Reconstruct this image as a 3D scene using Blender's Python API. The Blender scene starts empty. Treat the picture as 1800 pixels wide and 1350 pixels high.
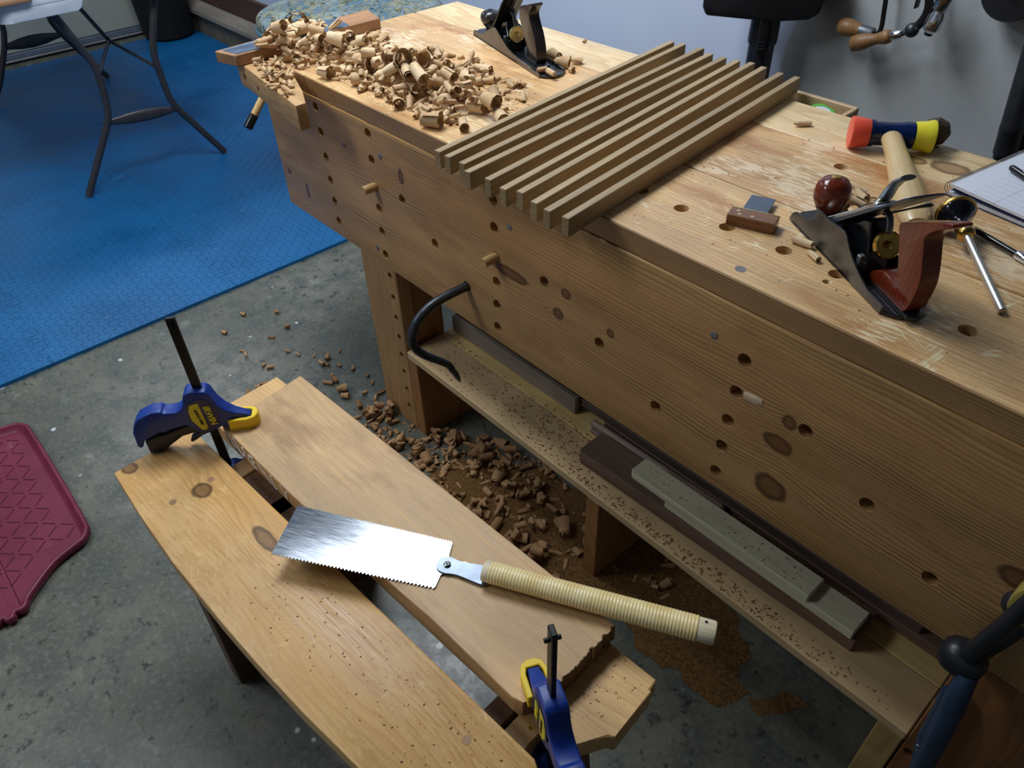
import bpy, bmesh, math, random
import numpy as np
from mathutils import Vector, Matrix
random.seed(7)
S = bpy.context.scene
COL = S.collection
PI = math.pi

# ------------------------------------------------------------------ camera, world, lights, exposure
F_PX, YAW, PITCH, ROLL = 1328.4503, 2.430447, 0.715688, -0.033706
CAM = np.array([1.734901, -0.758800, 1.417668])
cy, sy, cp, sp, cr, sr = math.cos(YAW), math.sin(YAW), math.cos(PITCH), math.sin(PITCH), math.cos(ROLL), math.sin(ROLL)
FWD = np.array([cy*cp, sy*cp, -sp])
_r = np.array([sy, -cy, 0.0]); _u = np.cross(_r, FWD)
RGT = cr*_r + sr*_u
UP = -sr*_r + cr*_u
cd = bpy.data.cameras.new('camera'); cam = bpy.data.objects.new('camera', cd); COL.objects.link(cam)
cd.sensor_width = 36; cd.lens = F_PX/1800*36; cd.clip_start = 0.02; cd.clip_end = 50
M = Matrix.Identity(4)
for i in range(3):
    M[i][0], M[i][1], M[i][2], M[i][3] = RGT[i], UP[i], -FWD[i], CAM[i]
cam.matrix_world = M
S.camera = cam

W = bpy.data.worlds.new('world'); S.world = W; W.use_nodes = True
W.node_tree.nodes['Background'].inputs[0].default_value = (0.55, 0.68, 1.0, 1)
W.node_tree.nodes['Background'].inputs[1].default_value = 0.05
S.view_settings.view_transform = 'Standard'; S.view_settings.look = 'None'
S.view_settings.exposure = 0.0; S.view_settings.gamma = 1.0
S.view_settings.use_curve_mapping = False

def area(name, loc, sx, sy_, power, col, rot=(0, 0, 0), spread=180):
    l = bpy.data.lights.new(name, 'AREA'); l.shape = 'RECTANGLE'; l.size = sx; l.size_y = sy_
    l.energy = power; l.color = col; l.spread = math.radians(spread)
    o = bpy.data.objects.new(name, l); COL.objects.link(o); o.location = loc; o.rotation_euler = rot
    return o
COOL = (0.86, 0.93, 1.0)
LIGHTS = [  # ceiling panel lamps of the shop: x, y, size x, size y, power
    (0.035, 0.16, 0.66, 1.15, 41),
    (-2.60, 0.10, 0.62, 1.15, 22),
    (-0.30, -1.75, 0.62, 1.15, 23),
]
CEIL = 2.50
for i, (lx, ly, a, b, pw) in enumerate(LIGHTS):
    area('panel_lamp', (lx, ly, CEIL-0.075), a, b, pw, COOL)

# ------------------------------------------------------------------ measuring helpers (a pixel of the photograph to a point on a real plane)
def ray(px, py):
    return FWD + RGT*(px-900)/F_PX - UP*(py-675)/F_PX
def at_z(px, py, z):
    d = ray(px, py); return CAM + d*(z-CAM[2])/d[2]
def at_y(px, py, y):
    d = ray(px, py); return CAM + d*(y-CAM[1])/d[1]
def at_x(px, py, x):
    d = ray(px, py); return CAM + d*(x-CAM[0])/d[0]

# ------------------------------------------------------------------ objects
BASE = {}
def prop(o, label=None, cat=None, group=None, kind=None):
    if label: o['label'] = label
    if cat: o['category'] = cat
    if group: o['group'] = group
    if kind: o['kind'] = kind
    return o
def thing(name, label, cat, loc=(0, 0, 0), rotz=0.0, group=None):
    o = bpy.data.objects.new(name, None); COL.objects.link(o)
    o.empty_display_size = 0.05
    o.location = loc; o.rotation_euler = (0, 0, rotz)
    BASE[o] = Matrix.Translation(Vector(loc)) @ Matrix.Rotation(rotz, 4, 'Z')
    return prop(o, label, cat, group)
def obj(name, bm, mat, parent=None, world=False, smooth=35, kind=None, loc=None, rotz=0.0):
    """links bm as ONE mesh object; world=True: bm is in world space and is moved into its parent's frame"""
    if loc is not None:
        B = Matrix.Translation(Vector(loc)) @ Matrix.Rotation(rotz, 4, 'Z')
    else:
        B = Matrix.Identity(4)
    if parent is not None: B = BASE[parent]
    if world: bmesh.ops.transform(bm, matrix=B.inverted(), verts=bm.verts)
    bmesh.ops.recalc_face_normals(bm, faces=bm.faces)
    me = bpy.data.meshes.new(name)
    bm.to_mesh(me); bm.free()
    if smooth:
        for p in me.polygons: p.use_smooth = True
        me.set_sharp_from_angle(angle=math.radians(smooth))
    for m in (mat if isinstance(mat, (list, tuple)) else [mat]): me.materials.append(m)
    o = bpy.data.objects.new(name, me); COL.objects.link(o)
    if parent is not None:
        o.parent = parent; BASE[o] = B
    else:
        o.location = B.translation; o.rotation_euler = (0, 0, rotz if loc is not None else 0); BASE[o] = B
    if kind: o['kind'] = kind
    return o
def copy_tree(o, parent=None):
    c = o.copy(); COL.objects.link(c); BASE[c] = BASE.get(o, Matrix.Identity(4))
    if parent is not None: c.parent = parent
    for ch in list(o.children): copy_tree(ch, c)
    return c
def NB(): return bmesh.new()

# ------------------------------------------------------------------ shapes
def box(bm, lo, hi, M=None):
    vs = [bm.verts.new((x, y, z)) for x in (lo[0], hi[0]) for y in (lo[1], hi[1]) for z in (lo[2], hi[2])]
    for f in ((0, 1, 3, 2), (4, 6, 7, 5), (0, 4, 5, 1), (2, 3, 7, 6), (0, 2, 6, 4), (1, 5, 7, 3)):
        bm.faces.new([vs[i] for i in f])
    if M is not None: bmesh.ops.transform(bm, matrix=M, verts=vs)
    return vs
def bev(bm, w, seg=1, ang=30):
    bmesh.ops.recalc_face_normals(bm, faces=bm.faces)
    es = [e for e in bm.edges if len(e.link_faces) == 2 and e.calc_face_angle(0) > math.radians(ang)]
    bmesh.ops.bevel(bm, geom=es, offset=w, segments=seg, profile=0.5, affect='EDGES', clamp_overlap=True)
    return bm
def bbox(lo, hi, w=0.002, seg=1, M=None):
    bm = NB(); box(bm, lo, hi); bev(bm, w, seg)
    if M is not None: bmesh.ops.transform(bm, matrix=M, verts=bm.verts)
    return bm
def prism(bm, poly, t0, t1, f=None):
    """poly of (a, b); f(a, b, t) -> point.  default: plan polygon, t = z"""
    f = f or (lambda a, b, t: (a, b, t))
    A = [bm.verts.new(f(a, b, t0)) for a, b in poly]; Bv = [bm.verts.new(f(a, b, t1)) for a, b in poly]
    n = len(poly)
    bm.faces.new(A[::-1]); bm.faces.new(Bv)
    for i in range(n): bm.faces.new((A[i], A[(i+1) % n], Bv[(i+1) % n], Bv[i]))
    return A+Bv
SIDE = lambda a, b, t: (a, t, b)      # profile in x-z, thickness along y
def catmull(pts, n=4, closed=True):
    P = [np.array(p, float) for p in pts]; out = []; N = len(P)
    rng = range(N) if closed else range(N-1)
    for i in rng:
        if closed: a, b, c, d = P[i-1], P[i], P[(i+1) % N], P[(i+2) % N]
        else: a, b, c, d = P[max(i-1, 0)], P[i], P[i+1], P[min(i+2, N-1)]
        for k in range(n):
            t = k/n
            out.append(0.5*((2*b)+(-a+c)*t+(2*a-5*b+4*c-d)*t*t+(-a+3*b-3*c+d)*t**3))
    if not closed: out.append(P[-1])
    return [tuple(p) for p in out]
def tube(bm, pts, r, seg=12, caps=True, flat=1.0, upv=None):
    P = [Vector(p) for p in pts]; n = len(P)
    R = r if isinstance(r, (list, tuple)) else [r]*n
    T = [(P[min(i+1, n-1)]-P[max(i-1, 0)]).normalized() for i in range(n)]
    u = Vector(upv) if upv is not None else (Vector((0, 0, 1)) if abs(T[0].z) < 0.9 else Vector((1, 0, 0)))
    u = (u - T[0]*u.dot(T[0])).normalized()
    rings = []
    for i in range(n):
        u = (u - T[i]*u.dot(T[i])).normalized(); v = T[i].cross(u)
        rings.append([bm.verts.new(P[i] + R[i]*(math.cos(2*PI*k/seg)*v + flat*math.sin(2*PI*k/seg)*u)) for k in range(seg)])
    for i in range(n-1):
        for k in range(seg):
            bm.faces.new((rings[i][k], rings[i][(k+1) % seg], rings[i+1][(k+1) % seg], rings[i+1][k]))
    if caps: bm.faces.new(rings[0][::-1]); bm.faces.new(rings[-1])
    return rings
def lathe(bm, prof, seg=24, M=None, caps=True):
    rings = []
    for r, z in prof:
        rings.append([bm.verts.new((r*math.cos(2*PI*k/seg), r*math.sin(2*PI*k/seg), z)) for k in range(seg)])
    for a, b in zip(rings, rings[1:]):
        for k in range(seg): bm.faces.new((a[k], a[(k+1) % seg], b[(k+1) % seg], b[k]))
    if caps: bm.faces.new(rings[0][::-1]); bm.faces.new(rings[-1])
    vs = [v for rg in rings for v in rg]
    if M is not None: bmesh.ops.transform(bm, matrix=M, verts=vs)
    return vs
def axis_M(p, d, up=(0, 0, 1)):
    """frame at p whose z axis runs along d"""
    z = Vector(d).normalized(); u = Vector(up)
    if abs(z.dot(u)) > 0.98: u = Vector((1, 0, 0))
    x = u.cross(z).normalized(); y = z.cross(x)
    m = Matrix((x, y, z)).transposed().to_4x4(); m.translation = Vector(p); return m
def grid_sphere(bm, c, rx, ry, rz, e=1.0, nu=32, nv=16):
    """superellipsoid"""
    pw = lambda v, q: math.copysign(abs(v)**q, v)
    rings = []
    for j in range(1, nv):
        a = -PI/2+PI*j/nv
        rings.append([bm.verts.new((c[0]+rx*pw(math.cos(a), e)*pw(math.cos(2*PI*k/nu), e), c[1]+ry*pw(math.cos(a), e)*pw(math.sin(2*PI*k/nu), e), c[2]+rz*pw(math.sin(a), e))) for k in range(nu)])
    b = bm.verts.new((c[0], c[1], c[2]-rz)); t = bm.verts.new((c[0], c[1], c[2]+rz))
    for k in range(nu):
        bm.faces.new((b, rings[0][(k+1) % nu], rings[0][k])); bm.faces.new((t, rings[-1][k], rings[-1][(k+1) % nu]))
    for a_, b_ in zip(rings, rings[1:]):
        for k in range(nu): bm.faces.new((a_[k], a_[(k+1) % nu], b_[(k+1) % nu], b_[k]))
def cut(o, holes):
    """bores real holes: holes = [(p0, p1, radius)] in the object's own frame"""
    bm = NB()
    for p0, p1, r in holes:
        tube(bm, [p0, p1], r, 18)
    bmesh.ops.recalc_face_normals(bm, faces=bm.faces)
    me = bpy.data.meshes.new('cutter'); bm.to_mesh(me); bm.free()
    c = bpy.data.objects.new('cutter', me); COL.objects.link(c)
    c.matrix_world = BASE[o]
    m = o.modifiers.new('b', 'BOOLEAN'); m.operation = 'DIFFERENCE'; m.object = c; m.solver = 'EXACT'
    bpy.context.view_layer.update()
    dg = bpy.context.evaluated_depsgraph_get()
    new = bpy.data.meshes.new_from_object(o.evaluated_get(dg))
    o.modifiers.remove(m); old = o.data; o.data = new; new.name = old.name
    bpy.data.objects.remove(c); bpy.data.meshes.remove(me); bpy.data.meshes.remove(old)
    for p in new.polygons: p.use_smooth = True
    new.set_sharp_from_angle(angle=math.radians(30))

# ------------------------------------------------------------------ materials
class NT:
    def __init__(s, name):
        s.m = bpy.data.materials.new(name); s.m.use_nodes = True
        s.t = s.m.node_tree; s.b = s.t.nodes['Principled BSDF']
    def n(s, typ, **kw):
        x = s.t.nodes.new(typ)
        for k, v in kw.items(): setattr(x, k, v)
        return x
    def put(s, sock, v):
        if hasattr(v, 'links') or isinstance(v, bpy.types.NodeSocket): s.t.links.new(v, sock)
        elif isinstance(v, (tuple, list)) and len(v) == 3 and sock.type == 'RGBA': sock.default_value = (*v, 1)
        else: sock.default_value = v
    def math(s, op, a, b=0.0, c=None):
        x = s.n('ShaderNodeMath', operation=op); s.put(x.inputs[0], a); s.put(x.inputs[1], b)
        if c is not None: s.put(x.inputs[2], c)
        return x.outputs[0]
    def vmath(s, op, a, b=None, out=0, scale=None):
        x = s.n('ShaderNodeVectorMath', operation=op); s.put(x.inputs[0], a)
        if b is not None: s.put(x.inputs[1], b)
        if scale is not None: s.put(x.inputs['Scale'], scale)
        return x.outputs[out]
    def obj(s): return s.n('ShaderNodeTexCoord').outputs['Object']
    def sep(s, v):
        x = s.n('ShaderNodeSeparateXYZ'); s.put(x.inputs[0], v); return x.outputs
    def comb(s, a, b, c):
        x = s.n('ShaderNodeCombineXYZ'); s.put(x.inputs[0], a); s.put(x.inputs[1], b); s.put(x.inputs[2], c); return x.outputs[0]
    def noise(s, v, scale=5, detail=3, rough=0.5, dist=0.0, col=False):
        x = s.n('ShaderNodeTexNoise'); s.put(x.inputs['Vector'], v); s.put(x.inputs['Scale'], scale)
        x.inputs['Detail'].default_value = detail; x.inputs['Roughness'].default_value = rough; x.inputs['Distortion'].default_value = dist
        return x.outputs['Color' if col else 'Fac']
    def voro(s, v, scale, feature='F1', out='Distance', rnd=1.0):
        x = s.n('ShaderNodeTexVoronoi', feature=feature); s.put(x.inputs['Vector'], v); x.inputs['Scale'].default_value = scale
        x.inputs['Randomness'].default_value = rnd
        return x.outputs[out]
    def ramp(s, f, lo, hi, a=0.0, b=1.0, smooth=True):
        x = s.n('ShaderNodeMapRange'); x.interpolation_type = 'SMOOTHSTEP' if smooth else 'LINEAR'
        for k, v in zip(range(5), (f, lo, hi, a, b)): s.put(x.inputs[k], v)
        return x.outputs[0]
    def mix(s, f, a, b, mode='MIX'):
        x = s.n('ShaderNodeMix', data_type='RGBA', blend_type=mode); s.put(x.inputs[0], f); s.put(x.inputs[6], a); s.put(x.inputs[7], b)
        return x.outputs[2]
    def rand(s): return s.n('ShaderNodeObjectInfo').outputs['Random']
    def bump(s, h, strength=0.3, dist=0.002):
        x = s.n('ShaderNodeBump'); x.inputs['Strength'].default_value = strength; x.inputs['Distance'].default_value = dist
        s.put(x.inputs['Height'], h); s.put(s.b.inputs['Normal'], x.outputs[0])
    def done(s, col, rough=0.5, metal=0.0, spec=0.5, **kw):
        s.put(s.b.inputs['Base Color'], col); s.put(s.b.inputs['Roughness'], rough); s.put(s.b.inputs['Metallic'], metal)
        s.b.inputs['Specular IOR Level'].default_value = spec
        for k, v in kw.items(): s.put(s.b.inputs[k], v)
        return s.m
def lin(r, g, b):
    f = lambda c: (c/255/12.92) if c/255 <= 0.04045 else ((c/255+0.055)/1.055)**2.4
    return (f(r), f(g), f(b))
def plain(name, col, rough=0.5, metal=0.0, var=0.12, scale=30, bump=0.0, spec=0.5, **kw):
    n = NT(name); p = n.obj(); f = n.noise(p, scale, 4, 0.6)
    c = n.mix(n.ramp(f, 0.3, 0.7), tuple(x*(1-var) for x in col), tuple(min(1, x*(1+var)) for x in col))
    if bump: n.bump(n.noise(p, scale*6, 3), bump, 0.001)
    return n.done(c, n.ramp(f, 0.2, 0.8, max(0.02, rough-0.06), rough+0.06), metal, spec, **kw)
def wood(name, light, dark, freq=90, grain='X', centre=(0.17, -0.31), wob=0.02, contrast=0.7, knots=(), rough=0.5,
         fibre=0.12, blotch=0.25, scrape=None, scrape_amt=0.5, stain=None, stain_amt=0.0, flecks=0.0, rnd=0.0, bands=(), bumps=0.12, ring_pow=2.0, plane='xz', scratch=0.0, spec=0.5, kd_=(1.5, 0.7)):
    """procedural timber: growth rings cut by the board, fibres, knots that bend the grain, wear.  grain axis X, Y or Z of the object's frame"""
    n = NT(name); p = n.obj()
    if rnd: p = n.vmath('ADD', p, n.vmath('SCALE', (3.1, 1.7, 2.3), None, 0, n.math('MULTIPLY', n.rand(), rnd)))
    X, Y, Z = n.sep(p)
    a, u, w = {'X': (X, Y, Z), 'Y': (Y, X, Z), 'Z': (Z, Y, X)}[grain]
    q = n.comb(n.math('MULTIPLY', a, 1.3), n.math('MULTIPLY', u, 5.0), n.math('MULTIPLY', w, 5.0))
    wn = n.math('MULTIPLY', n.math('SUBTRACT', n.noise(q, 1.6, 2, 0.5), 0.5), wob*4)
    du = n.math('SUBTRACT', u, centre[0]); dw = n.math('SUBTRACT', w, centre[1])
    r = n.math('SQRT', n.math('ADD', n.math('MULTIPLY', du, du), n.math('MULTIPLY', dw, dw)))
    r = n.math('ADD', r, wn)
    kd = None; ked = None; kcr = None
    for (k, R, el) in knots:
        d = n.vmath('SUBTRACT', p, tuple(k))
        st = {'X': (1/el, 1, 1), 'Y': (1, 1/el, 1), 'Z': (1, 1, 1/el)}[grain]
        ln = n.vmath('LENGTH', n.vmath('MULTIPLY', d, st), None, 1)
        g = n.math('EXPONENT', n.math('MULTIPLY', n.math('POWER', n.math('DIVIDE', ln, R*1.9), 2.0), -1.0))
        r = n.math('ADD', r, n.math('MULTIPLY', g, R*0.75))
        ln2 = n.math('ADD', ln, n.math('MULTIPLY', n.math('SUBTRACT', n.noise(p, 40, 2), 0.5), R*0.5))
        mk = n.ramp(ln2, R*0.75, R*1.02, 1, 0)
        eg = n.math('MULTIPLY', n.ramp(ln2, R*0.5, R*0.85), n.ramp(ln2, R*0.9, R*1.15, 1, 0)); ked = eg if ked is None else n.math('MAXIMUM', ked, eg)
        cr_ = n.math('FRACT', n.math('MULTIPLY', ln2, 3.2/R)); kcr = n.math('MULTIPLY', cr_, mk) if kcr is None else n.math('MAXIMUM', kcr, n.math('MULTIPLY', cr_, mk))
        kd = mk if kd is None else n.math('MAXIMUM', kd, mk)
    ph = n.math('MULTIPLY', r, freq)
    ph = n.math('ADD', ph, n.math('MULTIPLY', n.noise(n.comb(n.math('MULTIPLY', a, 2.0), n.math('MULTIPLY', u, 60), n.math('MULTIPLY', w, 60)), 1.0, 2), 0.7))
    fr = n.math('FRACT', ph)
    ring = n.math('POWER', fr, ring_pow)
    ring = n.math('MULTIPLY', ring, n.ramp(fr, 0.9, 1.0, 1.0, 0.0))
    wide = n.noise(n.comb(0.0, n.math('MULTIPLY', r, freq*0.11), 0.0), 1.0, 1)
    amt = n.math('MULTIPLY', n.ramp(wide, 0.3, 0.75, 0.35, 1.0), contrast)
    c = n.mix(n.math('MULTIPLY', ring, amt), light, dark)
    fb = n.noise(n.comb(n.math('MULTIPLY', a, 9), n.math('MULTIPLY', u, 420), n.math('MULTIPLY', w, 420)), 1.0, 2)
    fbr = n.ramp(fb, 0.3, 0.7, 1-fibre, 1+fibre, False)
    bl = n.ramp(n.noise(n.comb(n.math('MULTIPLY', a, 2.2), n.math('MULTIPLY', u, 9), n.math('MULTIPLY', w, 9)), 1.0, 4, 0.6), 0.3, 0.72, 1-blotch, 1+blotch*0.6)
    c = n.mix(1.0, c, n.comb(n.math('MULTIPLY', fbr, bl), n.math('MULTIPLY', fbr, bl), n.math('MULTIPLY', fbr, bl)), 'MULTIPLY')
    for (lo, hi, ax, colr, am) in bands:           # a strip of another board glued up in the panel
        v = {'X': X, 'Y': Y, 'Z': Z}[ax]
        mk = n.math('MULTIPLY', n.ramp(v, lo-0.0006, lo+0.0006), n.ramp(v, hi-0.0006, hi+0.0006, 1, 0))
        c = n.mix(n.math('MULTIPLY', mk, am), c, n.mix(1.0, c, colr, 'MULTIPLY'))
    if stain:
        m = n.ramp(n.noise(n.comb(n.math('MULTIPLY', a, 3), n.math('MULTIPLY', u, 10), n.math('MULTIPLY', w, 10)), 1.3, 5, 0.62), 0.5, 0.68)
        c = n.mix(n.math('MULTIPLY', m, stain_amt), c, stain)
    if scrape:
        f1 = n.noise(n.comb(n.math('MULTIPLY', a, 34), n.math('MULTIPLY', u, 190), n.math('MULTIPLY', w, 190)), 1.0, 5, 0.7)
        f2 = n.noise(p, 5.5, 3, 0.6)
        m = n.ramp(n.math('ADD', f1, n.math('MULTIPLY', n.math('SUBTRACT', f2, 0.5), 1.1)), 0.56, 0.66)
        c = n.mix(n.math('MULTIPLY', m, scrape_amt), c, scrape)
    if scratch:
        for ang, s1, s2 in ((0.7, 1.0, 0.0), (-0.5, 1.3, 3.0), (1.45, 0.8, 7.0), (0.15, 1.1, 11.0)):
            ca, sa = math.cos(ang), math.sin(ang)
            U = n.math('ADD', n.math('MULTIPLY', X, ca), n.math('MULTIPLY', Y, sa)); V = n.math('SUBTRACT', n.math('MULTIPLY', Y, ca), n.math('MULTIPLY', X, sa))
            f = n.noise(n.comb(n.math('MULTIPLY', U, 5.0*s1), n.math('MULTIPLY', V, 75*s1), s2), 1.0, 1)
            ln = n.ramp(n.math('ABSOLUTE', n.math('SUBTRACT', f, 0.5)), 0.004, 0.014, 1, 0)
            mk = n.math('MULTIPLY', ln, n.ramp(n.noise(n.comb(n.math('MULTIPLY', U, 14), n.math('MULTIPLY', V, 14), s2), 1.0, 2), 0.58, 0.66))
            c = n.mix(n.math('MULTIPLY', mk, scratch), c, tuple(min(1, x*1.5) for x in (scrape or light)))
    if flecks:
        v = n.voro(n.comb(n.math('MULTIPLY', X, 1.0), n.math('MULTIPLY', Y, 1.4), Z), 85)
        m = n.math('MULTIPLY', n.ramp(v, 0.06, 0.13, 1, 0), n.ramp(n.noise(p, 14, 2), 0.5, 0.6))
        c = n.mix(n.math('MULTIPLY', m, flecks), c, (0.05, 0.025, 0.012))
    if kd is not None:
        kr = n.math('MULTIPLY', kcr, 0.7)
        kc = n.mix(kr, tuple(x*kd_[0] for x in dark), tuple(x*kd_[1] for x in dark))
        c = n.mix(n.math('MULTIPLY', kd, 0.75), c, kc)
        c = n.mix(n.math('MULTIPLY', ked, 0.7), c, tuple(x*kd_[1]*.8 for x in dark))
    if rnd:
        v = n.ramp(n.rand(), 0, 1, 0.84, 1.12, False); c = n.mix(1.0, c, n.comb(v, v, v), 'MULTIPLY')
    if bumps: n.bump(n.math('ADD', n.math('MULTIPLY', ring, -0.6), n.math('MULTIPLY', fb, 0.5)), bumps, 0.0008)
    return n.done(c, n.ramp(fb, 0.3, 0.7, rough-0.08, rough+0.1), 0.0, spec)

APRON_PX = [(707, 310, .017, .55), (543, 333, .019, .40), (996.6, 516, .011, 1.1), (983, 550, .011, 1.2), (1369, 778, .015, 1.6), (1356, 855, .023, 1.15), (1390, 742, .012, 1.0), (1788, 1014, .016, 1.3), (511, 300, .008, 1.0), (1075, 585, .009, 1.0), (900, 480, .012, 4.0)]
APRON_KNOTS = [(at_y(x, y, 0), r, e) for x, y, r, e in APRON_PX]
m_apron = wood('fir apron', lin(204, 158, 104), lin(92, 54, 26), 150, 'X', (0.30, 1.60), 0.014, 0.9, APRON_KNOTS, 0.40, 0.10, 0.2,
               bands=[(0.72, 0.80, 'Z', (1.0, 0.93, 0.82), 0.55), (0.795, 0.90, 'Z', (1.02, 1.05, 0.95), 0.7), (0.40, 0.548, 'Z', (1.12, 1.08, 0.95), 0.8)], stain=lin(134, 84, 40), stain_amt=0.35, ring_pow=1.7)
m_top1 = wood('pine top', lin(224, 184, 130), lin(166, 110, 60), 130, 'X', (1.3, 0.45), 0.016, 0.75, [], 0.36, 0.14, 0.25, scrape=lin(240, 216, 178), scrape_amt=0.85, stain=lin(166, 106, 52), stain_amt=0.6, flecks=0.55, bumps=0.2, scratch=0.45)
m_top2 = wood('pine top middle', lin(222, 180, 126), lin(166, 108, 60), 110, 'X', (1.4, 0.3), 0.02, 0.75, [], 0.36, 0.14, 0.28, scrape=lin(238, 214, 178), scrape_amt=0.8, stain=lin(160, 98, 50), stain_amt=0.65, flecks=0.5, bumps=0.2, scratch=0.3)
kn = at_z(1672, 296, 0.87)
m_top3 = wood('pine top rear', lin(236, 206, 156), lin(196, 146, 92), 60, 'X', (0.50, 0.60), 0.04, 0.7, [(kn, 0.022, 1.6), (at_z(1610, 282, .87), .014, 1.4)], 0.38, 0.12, 0.16, scrape=lin(246, 228, 196), scrape_amt=0.3, flecks=0.25, bumps=0.15, kd_=(0.7, 0.3))
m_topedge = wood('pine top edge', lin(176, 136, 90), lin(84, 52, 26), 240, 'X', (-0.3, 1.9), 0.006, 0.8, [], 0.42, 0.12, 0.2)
m_leg = wood('leg pine', lin(186, 142, 92), lin(128, 84, 46), 60, 'Z', (0.25, 0.2), 0.03, 0.6, [], 0.5, 0.1, 0.2)
m_legdark = wood('support timber', lin(170, 118, 68), lin(110, 66, 32), 60, 'Z', (0.25, 0.9), 0.03, 0.7, [], 0.5, 0.1, 0.2)
m_nearleg = wood('near leg', lin(150, 98, 56), lin(92, 54, 26), 70, 'Z', (0.3, 1.5), 0.03, 0.8, [], 0.5, 0.1, 0.25)
m_shelf1 = wood('shelf front board', lin(212, 180, 134), lin(178, 140, 96), 70, 'X', (0.1, 0.0), 0.03, 0.5, [], 0.6, 0.08, 0.18)
m_shelf2 = wood('shelf rear board', lin(226, 196, 130), lin(192, 154, 96), 60, 'X', (0.2, 0.1), 0.03, 0.45, [(at_z(801, 593, .267), .008, 1.4)], 0.6, 0.08, 0.15)
SBA = math.radians(4.0)
SB0 = np.array([0.585, -0.696, 0.0])
def sb_local(p):
    d = np.array(p)-SB0; c, s = math.cos(-SBA), math.sin(-SBA)
    return (d[0]*c-d[1]*s, d[0]*s+d[1]*c, d[2])
SB_KNOTS = [(sb_local(at_z(355, 862, .45)), .016, 1.2), (sb_local(at_z(228, 823, .45)), .013, 1.2), (sb_local(at_z(467, 948, .45)), .012, 3.0)]
m_sb1 = wood('sawbench pine', lin(218, 170, 104), lin(172, 118, 62), 110, 'X', (-.6, 0.10), 0.025, 0.6, SB_KNOTS, 0.42, 0.08, 0.16, scrape=lin(228, 190, 134), scrape_amt=0.35, stain=lin(146, 100, 54), stain_amt=0.22, flecks=0.5, scratch=0.25, kd_=(0.5, 0.16))
m_sb2 = wood('sawbench pine light', lin(226, 182, 120), lin(180, 128, 72), 130, 'X', (.95, 0.15), 0.02, 0.65, [], 0.45, 0.08, 0.14, flecks=0.6, scrape=lin(232, 196, 144), scrape_amt=0.3)
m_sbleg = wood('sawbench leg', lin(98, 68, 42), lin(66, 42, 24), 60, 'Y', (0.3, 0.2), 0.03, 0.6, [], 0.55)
m_brown = wood('tan hardwood', lin(204, 166, 116), lin(160, 120, 76), 60, 'X', (0.05, 0.05), 0.03, 0.4, [], 0.5, 0.2, 0.22, flecks=0.4, stain=lin(132, 94, 56), stain_amt=0.55, scratch=0.2, scrape=lin(196, 164, 122), scrape_amt=0.25)
m_slat = wood('white oak', lin(172, 146, 106), lin(128, 100, 64), 120, 'X', (0.02, 0.05), 0.012, 0.45, [], 0.5, 0.14, 0.14, rnd=1.0)
m_walnut = wood('walnut', lin(122, 96, 80), lin(74, 54, 44), 80, 'X', (0.1, 0.05), 0.02, 0.6, [], 0.55, 0.12, 0.2)
m_darkwal = wood('dark walnut', lin(104, 86, 80), lin(66, 52, 48), 80, 'X', (0.3, 0.15), 0.02, 0.6, [], 0.55, 0.12, 0.2)
m_cherry = wood('pinkish timber', lin(160, 132, 114), lin(122, 92, 76), 60, 'X', (0.1, 0.05), 0.02, 0.5, [], 0.5)
m_greywood = wood('grey weathered board', lin(150, 136, 122), lin(118, 104, 92), 40, 'X', (0.1, 0.1), 0.03, 0.4, [], 0.6)
m_poplar = wood('greenish poplar', lin(222, 216, 184), lin(180, 168, 138), 90, 'X', (0.05, 0.10), 0.03, 0.5, [], 0.5, 0.06, 0.12)
m_ash = wood('ash handle', lin(206, 168, 112), lin(160, 118, 68), 130, 'Z', (0.06, 0.03), 0.012, 0.6, [], 0.32, 0.06, 0.1)
m_rosewood = wood('rosewood', lin(112, 44, 24), lin(52, 18, 10), 140, 'Z', (0.05, 0.06), 0.02, 0.7, [], 0.16, 0.1, 0.25, bumps=0.0)
m_rosestock = wood('striped rosewood', lin(132, 86, 52), lin(58, 32, 18), 150, 'X', (0.03, 0.04), 0.02, 0.85, [], 0.28, 0.08, 0.15, bumps=0.0)
m_peg = wood('oak peg', lin(204, 164, 104), lin(164, 118, 62), 180, 'Y', (0.45, 0.8), 0.01, 0.6, [], 0.5)
m_oldhandle = wood('worn handle', lin(150, 108, 66), lin(104, 66, 36), 100, 'Z', (0.05, 0.05), 0.02, 0.5, [], 0.45)
m_plyboard = wood('plywood strip', lin(170, 126, 88), lin(128, 88, 56), 40, 'Y', (0.1, 0.1), 0.03, 0.5, [], 0.5)
m_till = wood('tray pine', lin(196, 166, 128), lin(156, 122, 86), 60, 'X', (0.4, 0.4), 0.02, 0.4, [], 0.55)
m_sill = wood('sill timber', lin(150, 140, 128), lin(120, 108, 96), 30, 'X', (2, 0.4), 0.03, 0.4, [], 0.6)
m_sillface = wood('sill face', lin(132, 118, 98), lin(110, 96, 78), 30, 'Z', (2, 0.4), 0.03, 0.3, [], 0.7)
m_brownboard = wood('brown ledger', lin(86, 62, 48), lin(60, 42, 32), 30, 'X', (2, 0.4), 0.03, 0.4, [], 0.6)
m_plywood = wood('yellow plywood', lin(196, 160, 100), lin(140, 100, 54), 22, 'Z', (0.02, 1.68), 0.05, 0.8, [], 0.6)

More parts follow.
